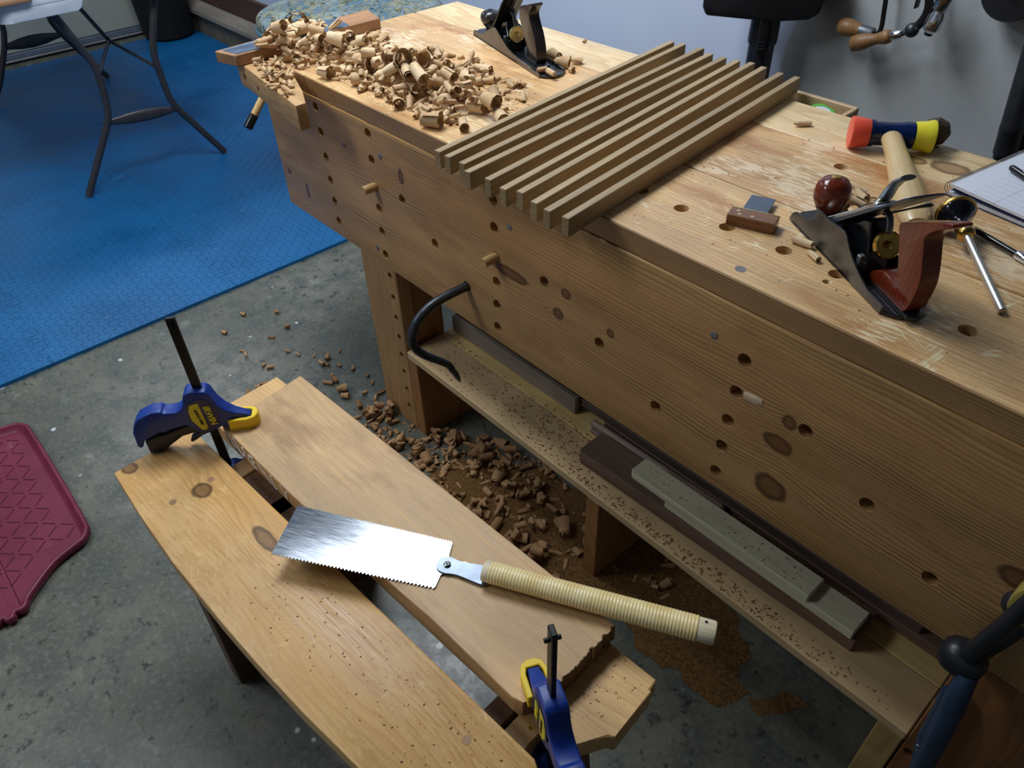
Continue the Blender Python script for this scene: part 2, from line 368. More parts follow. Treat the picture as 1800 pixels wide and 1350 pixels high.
# shaving: tan on its faces, with cross marks left by the plane iron
n = NT('oak shaving'); p = n.obj(); r = n.rand()
c = n.mix(r, lin(232, 206, 166), lin(196, 162, 122))
mk = n.ramp(n.noise(n.vmath('MULTIPLY', p, (12, 12, 420)), 1.0, 2), 0.55, 0.75)
c = n.mix(n.math('MULTIPLY', mk, 0.4), c, lin(170, 124, 78))
c = n.mix(n.math('MULTIPLY', n.ramp(n.noise(p, 70, 2), 0.55, 0.75), 0.55), c, lin(186, 132, 74))
m_shav = n.done(c, 0.75, 0, 0.25)
n = NT('floor shaving'); p = n.obj(); r = n.rand()
c = n.mix(r, lin(196, 156, 112), lin(150, 108, 72))
c = n.mix(n.math('MULTIPLY', n.ramp(n.noise(n.vmath('MULTIPLY', p, (12, 12, 300)), 1.0, 2), 0.55, 0.75), 0.4), c, lin(120, 80, 48))
m_shavf = n.done(c, 0.8, 0, 0.2)
m_crumb = plain('dark shaving crumbs', lin(140, 96, 58), 0.8, var=0.5, scale=60)
n = NT('sawdust'); p = n.obj(); f = n.noise(p, 160, 4, 0.7)
c = n.mix(n.ramp(f, 0.3, 0.7), lin(98, 70, 42), lin(152, 114, 70))
n.bump(n.noise(p, 420, 3, 0.7), 0.9, 0.004); m_dust = n.done(c, 0.95, 0, 0.1)

# concrete: worn, sealed, mottled, with pale nicks
n = NT('sealed concrete'); p = n.obj()
f1 = n.noise(p, 2.4, 5, 0.6); f2 = n.noise(p, 13, 6, 0.68); f3 = n.noise(p, 85, 4, 0.65)
c = n.mix(n.ramp(f1, 0.32, 0.68), lin(86, 88, 76), lin(120, 119, 104))
c = n.mix(n.ramp(f2, 0.36, 0.64, 0.0, 0.75), c, lin(66, 72, 68))
c = n.mix(n.ramp(f3, 0.48, 0.66, 0.0, 0.28), c, lin(140, 142, 136))
c = n.mix(n.ramp(n.math('ADD', n.noise(p, 34, 5, 0.7), n.math('MULTIPLY', f1, 0.25)), 0.70, 0.78, 0, 0.75), c, lin(36, 40, 40))
v = n.voro(p, 9); nz = n.noise(p, 30, 3)
c = n.mix(n.math('MULTIPLY', n.ramp(n.math('ADD', v, n.math('MULTIPLY', n.math('SUBTRACT', nz, 0.5), 0.16)), 0.03, 0.07, 1, 0), 0.8), c, lin(214, 222, 222))
c = n.mix(n.math('MULTIPLY', n.ramp(n.noise(n.vmath('MULTIPLY', p, (1.0, 1.6, 1)), 6, 5, 0.7), 0.6, 0.72), 0.35), c, lin(170, 176, 172))
n.bump(f3, 0.08, 0.002)
m_conc = n.done(c, n.ramp(f2, 0.3, 0.7, 0.24, 0.42), 0, 0.5)

# foam mat with the diamond plate relief
n = NT('blue foam'); p = n.obj(); X, Y, Z = n.sep(p)
k = 40.0
a_ = n.math('MULTIPLY', X, k); b_ = n.math('MULTIPLY', Y, k)
fa = n.math('SUBTRACT', n.math('FRACT', a_), 0.5); fb = n.math('SUBTRACT', n.math('FRACT', b_), 0.5)
par = n.math('SUBTRACT', n.math('MULTIPLY', n.math('FLOORED_MODULO', n.math('ADD', n.math('FLOOR', a_), n.math('FLOOR', b_)), 2.0), 2.0), 1.0)
al = n.math('ADD', fa, n.math('MULTIPLY', fb, par)); ac = n.math('SUBTRACT', fb, n.math('MULTIPLY', fa, par))
e = n.math('ADD', n.math('POWER', n.math('ABSOLUTE', n.math('DIVIDE', al, 0.66)), 2.0), n.math('POWER', n.math('ABSOLUTE', n.math('DIVIDE', ac, 0.17)), 2.0))
h = n.ramp(e, 0.35, 1.0, 1, 0)
f = n.noise(p, 3, 4, 0.6)
c = n.mix(n.ramp(f, 0.3, 0.7), lin(0, 88, 142), lin(4, 102, 160))
c = n.mix(n.math('MULTIPLY', n.ramp(n.noise(p, 20, 5, 0.7), 0.6, 0.75), 0.22), c, lin(120, 150, 190))
n.bump(h, 0.9, 0.0045)
m_mat = n.done(c, n.ramp(f, 0.3, 0.7, 0.36, 0.52), 0, 0.5)

# walls: pale blue paint, with an unpainted grey skim-coated patch further along
n = NT('painted wall'); p = n.obj(); X, Y, Z = n.sep(p)
edge = n.math('ADD', n.math('SUBTRACT', X, n.math('MULTIPLY', Z, 0.10)), n.math('MULTIPLY', n.math('SUBTRACT', n.noise(p, 9, 4, 0.7), 0.5), 0.06))
g = n.ramp(edge, 0.548, 0.556)
c1 = n.mix(n.ramp(n.noise(p, 2, 3), 0.3, 0.7), lin(196, 208, 232), lin(206, 217, 238))
c2 = n.mix(n.ramp(n.noise(p, 7, 4, 0.6), 0.3, 0.7), lin(176, 181, 184), lin(186, 190, 190))
sp_ = n.math('MULTIPLY', n.ramp(n.voro(p, 60), 0.16, 0.26, 1, 0), n.math('MULTIPLY', n.ramp(edge, 0.55, 0.60, 1, 0), n.ramp(n.noise(p, 22, 2), 0.5, 0.6)))
c = n.mix(g, c1, n.mix(sp_, c2, lin(196, 208, 226)))
n.bump(n.noise(p, 120, 3), 0.05, 0.002)
m_wall = n.done(c, 0.6, 0, 0.35)
m_wallb = plain('plain wall', lin(206, 208, 212), 0.7, var=0.05, scale=2)
m_ceil = plain('ceiling paint', lin(128, 134, 142), 0.8, var=0.04, scale=2)
m_door = plain('cream door panel', lin(176, 180, 168), 0.55, var=0.06, scale=3)
m_doorband = plain('grey blue rail', lin(104, 116, 134), 0.5, var=0.06)
m_gapshade = plain('gap and hole shade', lin(16, 16, 18), 0.7)  # shade colour for the gap under the door and a bored hole
m_trimgrey = plain('grey trim', lin(150, 150, 150), 0.5)
m_white = plain('white moulded plastic', lin(214, 220, 230), 0.42, var=0.03, scale=8)
m_tube = plain('grey powder coat', lin(62, 60, 62), 0.38, 0.3, var=0.08)
m_blackpl = plain('black plastic', lin(30, 33, 38), 0.38, var=0.1)
m_blackmat = plain('matt black fabric', lin(12, 12, 14), 0.9, var=0.2)
m_tubebl = plain('blue black tube', lin(38, 44, 54), 0.30, var=0.1)
m_steelbar = plain('blackened steel', lin(34, 33, 33), 0.42, 0.5, var=0.1)
m_iron = plain('forged black steel', lin(66, 70, 76), 0.38, 0.75, var=0.25, scale=60, bump=0.15)
m_castside = plain('ground cast iron', lin(112, 110, 108), 0.36, 0.85, var=0.2, scale=24)
m_castold = plain('grey cast iron', lin(122, 116, 110), 0.48, 0.75, var=0.15, scale=40)
m_japan = plain('black japanning', lin(22, 24, 28), 0.22, 0.0, var=0.25, scale=30)
m_steel = plain('polished steel', lin(206, 204, 196), 0.36, 1.0, var=0.08, scale=25)
m_bluesteel = plain('blued steel', lin(104, 112, 124), 0.34, 0.75, var=0.1)
m_chrome = plain('chrome', lin(216, 220, 226), 0.12, 1.0, var=0.03)
m_brass = plain('brass', lin(196, 160, 84), 0.26, 1.0, var=0.12, scale=50)
m_brasspale = plain('pale brass', lin(222, 204, 146), 0.3, 0.9, var=0.06)
m_irwinblue = plain('blue nylon', lin(14, 54, 140), 0.42, var=0.06, scale=80)
m_navy = plain('navy badge', lin(22, 34, 96), 0.35, var=0.05)
m_yellow = plain('yellow pad', lin(244, 206, 30), 0.45, var=0.05)
m_badgeyel = plain('badge yellow', lin(228, 214, 40), 0.4, var=0.03)
m_letterblack = plain('black print', lin(26, 26, 20), 0.6)
m_orange = plain('orange red plastic', lin(232, 84, 62), 0.35, var=0.04)
m_yelface = plain('yellow plastic face', lin(238, 224, 60), 0.32, var=0.04)
m_navyenam = plain('blue black enamel', lin(14, 34, 80), 0.16, var=0.15)
m_ebony = plain('ebonised wood', lin(44, 40, 42), 0.18, var=0.2)
m_blackenam = plain('gloss black', lin(14, 16, 24), 0.12, var=0.1)
m_cap = plain('black rubber cap', lin(18, 18, 20), 0.2)
m_rattan = None
m_paper = None
m_grey = plain('dull grey metal', lin(110, 116, 120), 0.45, 0.8)
m_darkwood = plain('dark brown block', lin(64, 52, 40), 0.55, var=0.2)
m_green = plain('green tape core', lin(96, 190, 70), 0.4)
m_whitetape = plain('white tape', lin(230, 236, 240), 0.5)
m_chalk = plain('chalk', lin(232, 226, 222), 0.9)
m_plug = wood('dowel plug', lin(168, 126, 84), lin(120, 84, 52), 200, 'Z', (0.0, 0.0), 0.01, 0.5, [], 0.5)
m_plugb = plain('grey bolt plug', lin(128, 122, 120), 0.5, 0.3)
n = NT('crimson rubber'); p = n.obj(); f = n.noise(p, 6, 5, 0.65)
c = n.mix(n.ramp(f, 0.3, 0.7), lin(104, 28, 54), lin(124, 40, 66))
c = n.mix(n.math('MULTIPLY', n.ramp(n.noise(p, 11, 5, 0.7), 0.62, 0.76), 0.4), c, lin(180, 140, 150))
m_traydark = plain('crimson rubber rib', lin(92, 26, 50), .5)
m_tray = n.done(c, 0.45, 0, 0.45)

# brushed saw plate
n = NT('brushed saw steel'); p = n.obj(); X, Y, Z = n.sep(p)
f = n.noise(n.comb(n.math('MULTIPLY', X, 30), n.math('MULTIPLY', Y, 1400), 0.0), 1.0, 2)
n.bump(f, 0.02, 0.0002)
m_saw = n.done(n.mix(f, lin(176, 184, 194), lin(214, 220, 228)), n.ramp(f, 0.3, 0.7, 0.12, 0.18), 1.0, 0.5, Anisotropic=0.3)
# rattan wrap
n = NT('rattan wrap'); p = n.obj(); f = n.noise(p, 40, 3)
m_rattan = n.done(n.mix(n.ramp(f, 0.3, 0.7), lin(232, 206, 140), lin(246, 226, 170)), 0.34, 0, 0.5)
m_bare = wood('pale handle wood', lin(232, 218, 184), lin(206, 186, 146), 150, 'X', (0.02, 0.03), 0.01, 0.4, [], 0.5)
# marbled upholstery
n = NT('marbled upholstery'); p = n.obj()
wv = n.vmath('ADD', p, n.vmath('SCALE', n.noise(p, 5, 3, 0.5, 1.0, col=True), None, 0, 0.30))
f = n.math('FRACT', n.math('MULTIPLY', n.noise(wv, 5.5, 2, 0.5, 1.6), 9.0))
f2 = n.noise(wv, 9, 2)
c = n.mix(n.ramp(f2, 0.35, 0.65), lin(92, 124, 142), lin(150, 168, 172))
c = n.mix(n.ramp(f, 0.45, 0.55), c, lin(156, 152, 128))
c = n.mix(n.ramp(f, 0.74, 0.80), c, lin(120, 122, 92))
c = n.mix(n.ramp(f, 0.88, 0.93), c, lin(36, 52, 62))
m_fabric = n.done(c, 0.85, 0, 0.2)
m_piping = plain('teal piping', lin(70, 110, 124), 0.8)
# ruled sketch paper
n = NT('sketch paper'); p = n.obj(); X, Y, Z = n.sep(p)
def rule(v, pitch, w): return n.ramp(n.math('ABSOLUTE', n.math('SUBTRACT', n.math('FRACT', n.math('DIVIDE', v, pitch)), 0.5)), w, w*1.8, 1, 0)
sk = n.math('MULTIPLY', rule(Y, 0.0145, 0.035), n.math('MULTIPLY', n.ramp(X, 0.03, 0.034), n.ramp(X, 0.12, 0.124, 1, 0)))
sk = n.math('MAXIMUM', sk, n.math('MULTIPLY', rule(n.math('ADD', X, 0.0), 0.046, 0.012), n.ramp(X, 0.03, 0.034)))
c = n.mix(n.math('MULTIPLY', sk, 0.35), lin(226, 230, 242), lin(120, 126, 146))
m_paper = n.done(c, 0.7, 0, 0.3)
m_cover = plain('notebook cover', lin(26, 36, 84), 0.5)
m_wire = plain('spiral wire', lin(150, 152, 160), 0.35, 0.9)
m_bluehandle = plain('blue padded grip', lin(36, 56, 80), 0.40, var=0.15, scale=20)
m_olive = plain('dull yellow pad', lin(150, 134, 62), 0.5)
m_whiteline = plain('white print', lin(220, 226, 230), 0.6)

m_endgrain = wood('sawn end grain', lin(128, 94, 60), lin(70, 46, 26), 160, 'X', (0.05, -0.15), 0.02, 0.8, [], 0.7)
# ------------------------------------------------------------------ the room
def struct(name, bm, mat, **k):
    o = obj(name, bm, mat, **k); o['kind'] = 'structure'; return o
XF, XN, YL, YR = -3.64, 4.6, -3.2, 1.21
bm = NB(); box(bm, (XF-.2, YL-.2, -0.12), (XN+.2, YR+.2, 0)); struct('floor', bm, m_conc)
bm = NB(); box(bm, (XF-.2, YL-.2, CEIL), (XN+.2, YR+.2, CEIL+.1)); struct('ceiling', bm, m_ceil)
bm = NB(); box(bm, (XF-.2, YR, 0), (XN, YR+.1, CEIL)); struct('wall_right', bm, m_wall)
bm = NB(); box(bm, (XN, YL, 0), (XN+.1, YR+.1, CEIL)); struct('wall_near', bm, m_wallb)
bm = NB(); box(bm, (XF-.2, YL-.1, 0), (XN+.1, YL, CEIL)); struct('wall_left', bm, m_wallb)
# far end of the shop: a cream garage door with its rails, the dark gap at the floor painted black
bm = NB(); box(bm, (XF-.2, YL, 0), (XF-.08, YR, CEIL)); struct('wall_far', bm, m_wallb)
dr = thing('door_1', None, None, (XF, -0.6, 0)); dr['kind'] = 'structure'
obj('door_panel', bbox((XF-.04, YL+.1, 0.055), (XF, 0.93, 2.1), 0.004), m_door, dr, True)
obj('bottom_rail', bbox((XF-.04, YL+.1, 0.022), (XF+.006, 0.93, 0.052), 0.003), m_doorband, dr, True)
obj('retainer', bbox((XF-.02, YL+.1, 0.012), (XF+.012, 0.94, 0.021), 0.002), m_trimgrey, dr, True)
obj('gap_shade_strip', bbox((XF-.03, YL+.1, 0.0), (XF+.004, 0.93, 0.012), 0.002), m_gapshade, dr, True)  # black strip standing in for the shade in the gap under the door
struct('trim_1', bbox((XF-.05, 0.935, 0.0), (XF+.02, 0.99, CEIL-.2), 0.004), m_doorband)
# timber sill along the right wall at the far end
sill = thing('baseboard_right', None, None, (-2.5, 1.15, 0)); sill['kind'] = 'structure'
xs = [-3.60, -3.28, -2.98, -2.66, -2.34, -2.02, -1.70, -1.38, -1.06]
for i, (a, b) in enumerate(zip(xs, xs[1:])):
    obj('face_board', bbox((a+.0015, 1.148, 0.001), (b-.0015, 1.168, 0.132), 0.002), m_sillface, sill, True)
bm = NB(); prism(bm, [(1.118, .128), (1.118, .156), (1.168, .186), (1.205, .190), (1.205, .128)], -3.62, -.9, lambda a, b, t: (t, a, b)); bev(bm, .004)
obj('sill_cap', bm, m_sill, sill, True)
obj('ledger_board', bbox((-3.62, 1.186, .191), (-.9, 1.209, .312), .003), m_brownboard, sill, True)

# ceiling lamps, each with housing and the flat light below it
for i, (lx, ly, a, b, pw) in enumerate(LIGHTS):
    t = thing('ceiling_lamp', ['white ceiling panel lamp over the far half of the workbench', 'white ceiling panel lamp above the folding table', 'white ceiling panel lamp over the aisle in front of the bench'][i], 'lamp', (lx, ly, CEIL-.065))
    obj('housing', bbox((-a/2-.03, -b/2-.03, 0), (a/2+.03, b/2+.03, .065), .006), m_ceil, t)

# ------------------------------------------------------------------ foam mat: interlocking tiles
MX, MP = -0.514, 0.597
mat = thing('foam_mat', 'blue foam floor mat of interlocking tiles with diamond tread', 'mat', (MX-1.2, 0, 0))
YS = [-2.428, -1.831, -1.234, -0.637, -0.040, 0.557, 1.142]
def seam(p0, p1, n, amp):
    """toothed joint from p0 to p1"""
    d = np.array(p1)-np.array(p0); L = np.hypot(*d); d = d/L; nn = np.array([-d[1], d[0]])
    out = [np.array(p0)]; st = L/n
    for i in range(1, n-1):
        s = st*i; sg = amp if i % 2 == 0 else -amp
        for a, b in ((.06, 0), (-.04, sg), (1.04, sg), (.94, 0)): out.append(np.array(p0)+d*(s+st*a)+nn*b)
    out.append(np.array(p1)); return [tuple(o) for o in out]
def shrink(poly, g):
    P = np.array(poly); Q = []
    nP = len(P)
    for i in range(nP):
        a, b, c = P[i-1], P[i], P[(i+1) % nP]
        e1 = b-a; e2 = c-b; n1 = np.array([-e1[1], e1[0]]); n2 = np.array([-e2[1], e2[0]])
        n1 = n1/max(np.hypot(*n1), 1e-9); n2 = n2/max(np.hypot(*n2), 1e-9); m = n1+n2
        m = m/max(np.hypot(*m), 1e-6); Q.append(tuple(b+m*g))
    return Q
for i in range(5):
    xa, xb = MX-MP*(i+1), MX-MP*i
    if xa < XF: xa = XF+.015
    for j in range(len(YS)-1):
        ya, yb = YS[j], YS[j+1]
        pl = []
        pl += [(xa, ya), (xb, ya)] if j == 0 else seam((xa, ya), (xb, ya), 13, .014)
        pl += [(xb, yb)] if i == 0 else seam((xb, ya), (xb, yb), 13, .014)[1:]
        pl += [(xa, yb)] if j == len(YS)-2 else seam((xa, yb), (xb, yb), 13, .014)[::-1][1:]
        pl += [] if i == 4 else seam((xa, ya), (xa, yb), 13, .014)[::-1][1:-1]
        bm = NB(); prism(bm, shrink(pl, .0009), 0.0, 0.012)
        obj('tile', bm, m_mat, mat, True, smooth=0)

# ------------------------------------------------------------------ workbench
BX1 = 2.42; H = 0.87; AZ0, AZ1 = 0.4984, 0.8336; AT = 0.042
bench = thing('workbench', 'long pine workbench with a deep drilled front apron and open shelf below', 'workbench', (0, 0, 0))
apron = obj('apron', bbox((0, -.003, AZ0), (BX1, AT, AZ1), .003, 2), m_apron, bench)
AH = [(556.7, 187), (566, 231), (575.4, 275.5), (583.2, 315.8), (590.7, 353), (598, 387.8), (648.6, 233.5), (655.4, 280), (661.7, 326.8), (668.5, 365.7), (673.8, 406), (708.8, 349.5), (767, 427.2),
      (680, 446.6), (869, 350), (870.7, 399), (873.8, 450.7), (875, 494.6), (875.7, 534.7), (877, 573.8), (958.8, 494), (822.9, 502), (1055.6, 602), (1311, 632), (1154.4, 713.3),
      (1296.7, 687.8), (1281.8, 737.3), (1271, 782.2), (1260.4, 826.2), (1418, 755.6), (1526, 885), (1636.7, 1014.4), (1480, 810-200)][:-1]
hs = []
for x, y in AH:
    q = at_y(x, y, 0); hs.append(((q[0], -.02, q[2]), (q[0], AT+.02, q[2]), .0108))
hs = [h for h in hs if AZ0+.011 < h[0][2] < AZ1-.011]
cut(apron, hs)
for x, y in [(606.8, 253), (670, 274), (665.5, 434), (897.7, 397.8), (1257.8, 587.8)]:
    q = at_y(x, y, 0); bm = NB(); lathe(bm, [(.0066, -.002), (.0066, .0006), (.006, .001)], 16, axis_M((q[0], -.003, q[2]), (0, -1, 0)))
    obj('plug', bm, m_plugb, bench)
# torn-out chip beside one hole, and splits, are grooves bared to pale wood
q0, q1 = at_y(1310, 692, 0), at_y(1342, 706, 0)
bm = NB(); tube(bm, [(q0[0], -.0025, q0[2]), ((q0[0]+q1[0])/2, -.0035, (q0[2]+q1[2])/2-.001), (q1[0], -.0025, q1[2])], [.007, .008, .006], 10, flat=.25, upv=(0, 1, 0))
obj('torn_patch', bm, plain('bared wood', lin(214, 188, 158), 0.7, scale=120), bench)
# three top planks with the joints recessed between them
SEAM = [0.0, 0.222, 0.447, 0.586]
planks = []
for k, m in enumerate((m_top1, m_top2, m_top3)):
    g0 = 0.0 if k == 0 else .0018; g1 = 0.0 if k == 2 else .0014
    z0 = AZ1 if k == 0 else H-.045
    bm = bbox((0.0015*k, SEAM[k]+g0, z0 if k else AZ1+.0005), (BX1, SEAM[k+1]-g1, H), .0018, 1)
    planks.append(obj('top_plank', bm, m, bench))
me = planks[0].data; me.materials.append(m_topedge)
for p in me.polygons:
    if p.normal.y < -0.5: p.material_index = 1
TH = [(1198, 366, .0115), (1278, 399, .0115), (1378, 440, .0115), (1478, 293, .0110), (1702, 581, .0115), (1470, 482, .0105), (1128, 335, .0105), (1644, 258, .006), (1452, 495, .005)]
for k, pk in enumerate(planks):
    hh = []
    for x, y, r in TH:
        q = at_z(x, y, H)
        if SEAM[k] <= q[1] < SEAM[k+1]: hh.append(((q[0], q[1], H-.06), (q[0], q[1], H+.02), r))
    if hh: cut(pk, hh)
q = at_z(1301.5, 473, H); bm = NB(); lathe(bm, [(.0075, -.003), (.0075, .0004)], 16, Matrix.Translation((q[0], q[1], H))); obj('plug', bm, m_plugb, bench)
bm = NB(); box(bm, (0.02, .55, AZ0), (BX1, .584, H-.046)); obj('rear_shade_board', bm, m_legdark, bench)  # unseen board added at the back to keep the underside dark
bm = NB(); box(bm, (0.0, AT+.002, .70), (.03, .548, H-.047)); obj('end_board', bm, m_leg, bench)
# legs
def leg(x0, x1, mats, holes, mirror=1):
    lg = obj('leg', bbox((x0, 0, 0), (x1, .038, AZ0-.001), .0025), mats[0], bench)
    hh = [((q[0], -.02, q[2]), (q[0], .06, q[2]), .0088) for q in holes]
    if hh: cut(lg, hh)
    bi = obj('leg_lamination', bbox((x0, .040, .0), (x1-.006 if mirror > 0 else x1, .082, AZ0-.001), .002), mats[1], bench)
    obj('leg_lamination', bbox((x0, .084, .0), (x1-.010 if mirror > 0 else x1, .126, AZ0-.001), .002), mats[1], bench)
    obj('rear_leg', bbox((x0, .42, 0), (x1, .5, AZ0+.1), .002), mats[1], bench)
leg(.320, .4615, (m_leg, m_legdark), [at_y(x, y, 0) for x, y in [(685.6, 484.8), (691.5, 523.2), (697, 558.7), (702.4, 593), (706.3, 624), (711, 654), (716, 684.4), (719.8, 713)]])
leg(1.735, 1.90, (m_nearleg, m_nearleg), [at_y(x, y, 0) for x, y in [(1653.3, 1257), (1629, 1289), (1598, 1324)]], -1)
# shelf
SZ = .267; ST = .021
obj('shelf_board', bbox((.4635, -.001, SZ-ST), (1.7335, .104, SZ), .002), m_shelf1, bench)
obj('shelf_board', bbox((.4635, .1052, SZ-ST), (1.7335, .29, SZ), .002), m_shelf2, bench)
for x0, x1, m in ((.4635, .4985, m_legdark), (1.072, 1.107, m_legdark), (1.692, 1.732, m_plywood)):
    obj('shelf_support', bbox((x0, .0, 0), (x1, .27, SZ-ST-.0005), .0018), m, bench)
# crochet (a tapered hook for edge planing) at the far end of the apron
CP = [(.0, -.004), (.005, -.055), (.05, -.060), (.349, -.099), (.349, -.076), (.285, -.046), (.195, -.014), (.15, -.004)]
cb = obj('planing_hook', (lambda b: (prism(b, CP, H-.053, H-.0005), bev(b, .003, 2))[0] and b)(NB()), wood('hook timber', lin(202, 160, 108), lin(150, 106, 62), 70, 'X', (-.3, .6), .02, .6, [], .5), bench)
cut(cb, [((.045, -.09, .842), (.045, .0, .842), .008), ((.125, -.11, .838), (.125, .0, .838), .007)])
# end vise: jaw, screw handle
bm = bbox((-.050, -.030, .790), (-.004, .30, .866), .004, 2)
obj('vise_jaw', bm, wood('vise jaw', lin(172, 142, 108), lin(132, 100, 70), 60, 'Y', (.2, .6), .02, .5, [], .55), bench)
hc0, hc1 = at_x(469, 158, -.100), at_x(436, 224, -.100)
v = np.array(hc1)-np.array(hc0)
vh = obj('vise_handle', (lambda b: (tube(b, [tuple(np.array(hc0)-v*.8), tuple(np.array(hc0)+v*.92)], .0095, 14), b)[1])(NB()), m_ash, bench)
for s in (0, 1):
    c0 = np.array(hc0)+v*(.66 if s == 0 else -.8); c1 = np.array(hc0)+v*(1.03 if s == 0 else -1.15)
    d = (c1-c0)/np.linalg.norm(c1-c0); bm = NB()
    lathe(bm, [(.0108, 0), (.0114, .002), (.0114, np.linalg.norm(c1-c0)-.003), (.009, np.linalg.norm(c1-c0))], 16, axis_M(c0, d)); obj('end_cap', bm, m_cap, vh)
bm = NB(); tube(bm, [(-.12, float(hc0[1]-v[1]*.05), float(hc0[2]-v[2]*.05)), (-.05, float(hc0[1]-v[1]*.05), float(hc0[2]-v[2]*.05))], .016, 16); obj('vise_screw', bm, m_iron, bench)

# tray hung at the back of the bench with a roll of tape
tr = thing('tool_tray', 'shallow open wooden tray fixed behind the bench edge near the mallet', 'tray', (1.0, .62, .80))
for nm, lo, hi in (('tray_side', (.84, .632, .800), (1.122, .642, .869)), ('tray_side', (.84, .588, .800), (1.122, .596, .850)), ('tray_end', (1.112, .5965, .800), (1.122, .6315, .867)), ('tray_end', (.84, .5965, .800), (.851, .6315, .867)), ('tray_base', (.84, .588, .788), (1.122, .642, .7995))):
    obj(nm, bbox(lo, hi, .0015), m_till, tr, True)
tp = thing('tape_roll', 'green and white roll of tape standing in the rear tray', 'tape', (1.062, .614, .806))
bm = NB(); lathe(bm, [(.025, -.009), (.030, -.009), (.030, .009), (.025, .009), (.025, -.009)], 32, axis_M((0, 0, .030), (.2, -.55, .8)), False); obj('tape', bm, m_green, tp)
bm = NB(); lathe(bm, [(.010, -.0085), (.0248, -.0085), (.0248, .0085), (.010, .0085), (.010, -.0085)], 32, axis_M((0, 0, .030), (.2, -.55, .8)), False); obj('core', bm, m_whitetape, tp)

# plywood strip lying over the far end of the bench
t = thing('scrap_board', 'narrow plywood strip with blue grey stained face lying across the far bench end', 'board', (.055, .1, H))
PB = [(.006, -.104), (.078, -.083), (.106, .283), (.100, .300), (.072, .303)]
b0, b1, b2 = at_z(377, 90, H+.024), at_z(413, 98, H+.024), at_z(668, 32, H+.024)
b3 = at_z(645, 16, H+.024)
ply = [tuple(b0[:2]), tuple(b1[:2]), tuple(b2[:2]), tuple(b3[:2])]
bm = NB(); prism(bm, ply, H+.0005, H+.024); bev(bm, .0015); obj('strip', bm, m_plyboard, t, True)
n = NT('blue grey stain'); p = n.obj()
m_stain = n.done(n.mix(n.ramp(n.noise(n.vmath('MULTIPLY', p, (6, 1, 1)), 12, 4, .65), .35, .65), lin(58, 68, 82), lin(96, 120, 146)), .35)
ins = [np.array(ply[0])*.9+np.array(ply[1])*.1, np.array(ply[1])*.93+np.array(ply[0])*.07, np.array(ply[2])*.8+np.array(ply[1])*.2, np.array(ply[3])*.8+np.array(ply[0])*.2]
cc = sum(ins)/4; ins = [tuple(q*.94+cc*.06) for q in ins]
bm = NB(); prism(bm, ins, H+.0241, H+.0246); obj('stained_face', bm, m_stain, t, True)

# ------------------------------------------------------------------ pegs, holdfast in the apron
def peg(px, name_label):
    q = at_y(px[0], px[1], 0); t = NB()
    lathe(t, [(.0085, -.05), (.0092, -.04), (.0092, .031), (.0084, .033)], 18, axis_M((0, 0, 0), (0, -1, 0)))
    o = obj('dowel_peg', t, m_peg, loc=(q[0], 0, q[2])); prop(o, name_label, 'peg', 'oak pegs in the apron holes')
peg((661.7, 326.8), 'oak dowel peg in the apron hole below the crochet, farther of two')
peg((873.8, 450.7), 'oak dowel peg in the apron above the curved iron holdfast, nearer of two')
q = at_y(822.9, 502, 0)
hx, hz = q[0], q[2]
pts = [(0, .07, 0), (0, 0, 0), (0, -.055, .001), (0, -.095, -.004), (0, -.128, -.022), (0, -.144, -.050), (0, -.141, -.078), (0, -.125, -.104), (0, -.102, -.128), (0, -.080, -.150), (0, -.066, -.166), (0, -.058, -.184)]
pts = catmull(pts, 4, False)
bm = NB(); nP = len(pts)
rad = [(.0092 if i < nP*.52 else .0092-.0022*(i/nP-.52)/.48) for i in range(nP)]
tube(bm, pts, rad, 16)
t = thing('holdfast', 'forged black iron holdfast hooked into a hole of the apron', 'holdfast', (hx, 0, hz))
obj('shaft', bm, m_iron, t)
bm = NB(); prism(bm, [(-.052, -.178), (-.049, -.186), (-.041, -.206), (-.034, -.222), (-.033, -.207), (-.038, -.189), (-.046, -.174)], -.010, .010, lambda a, b, tt: (tt, a-.012, b)); bev(bm, .0012)
obj('pad', bm, m_iron, t)

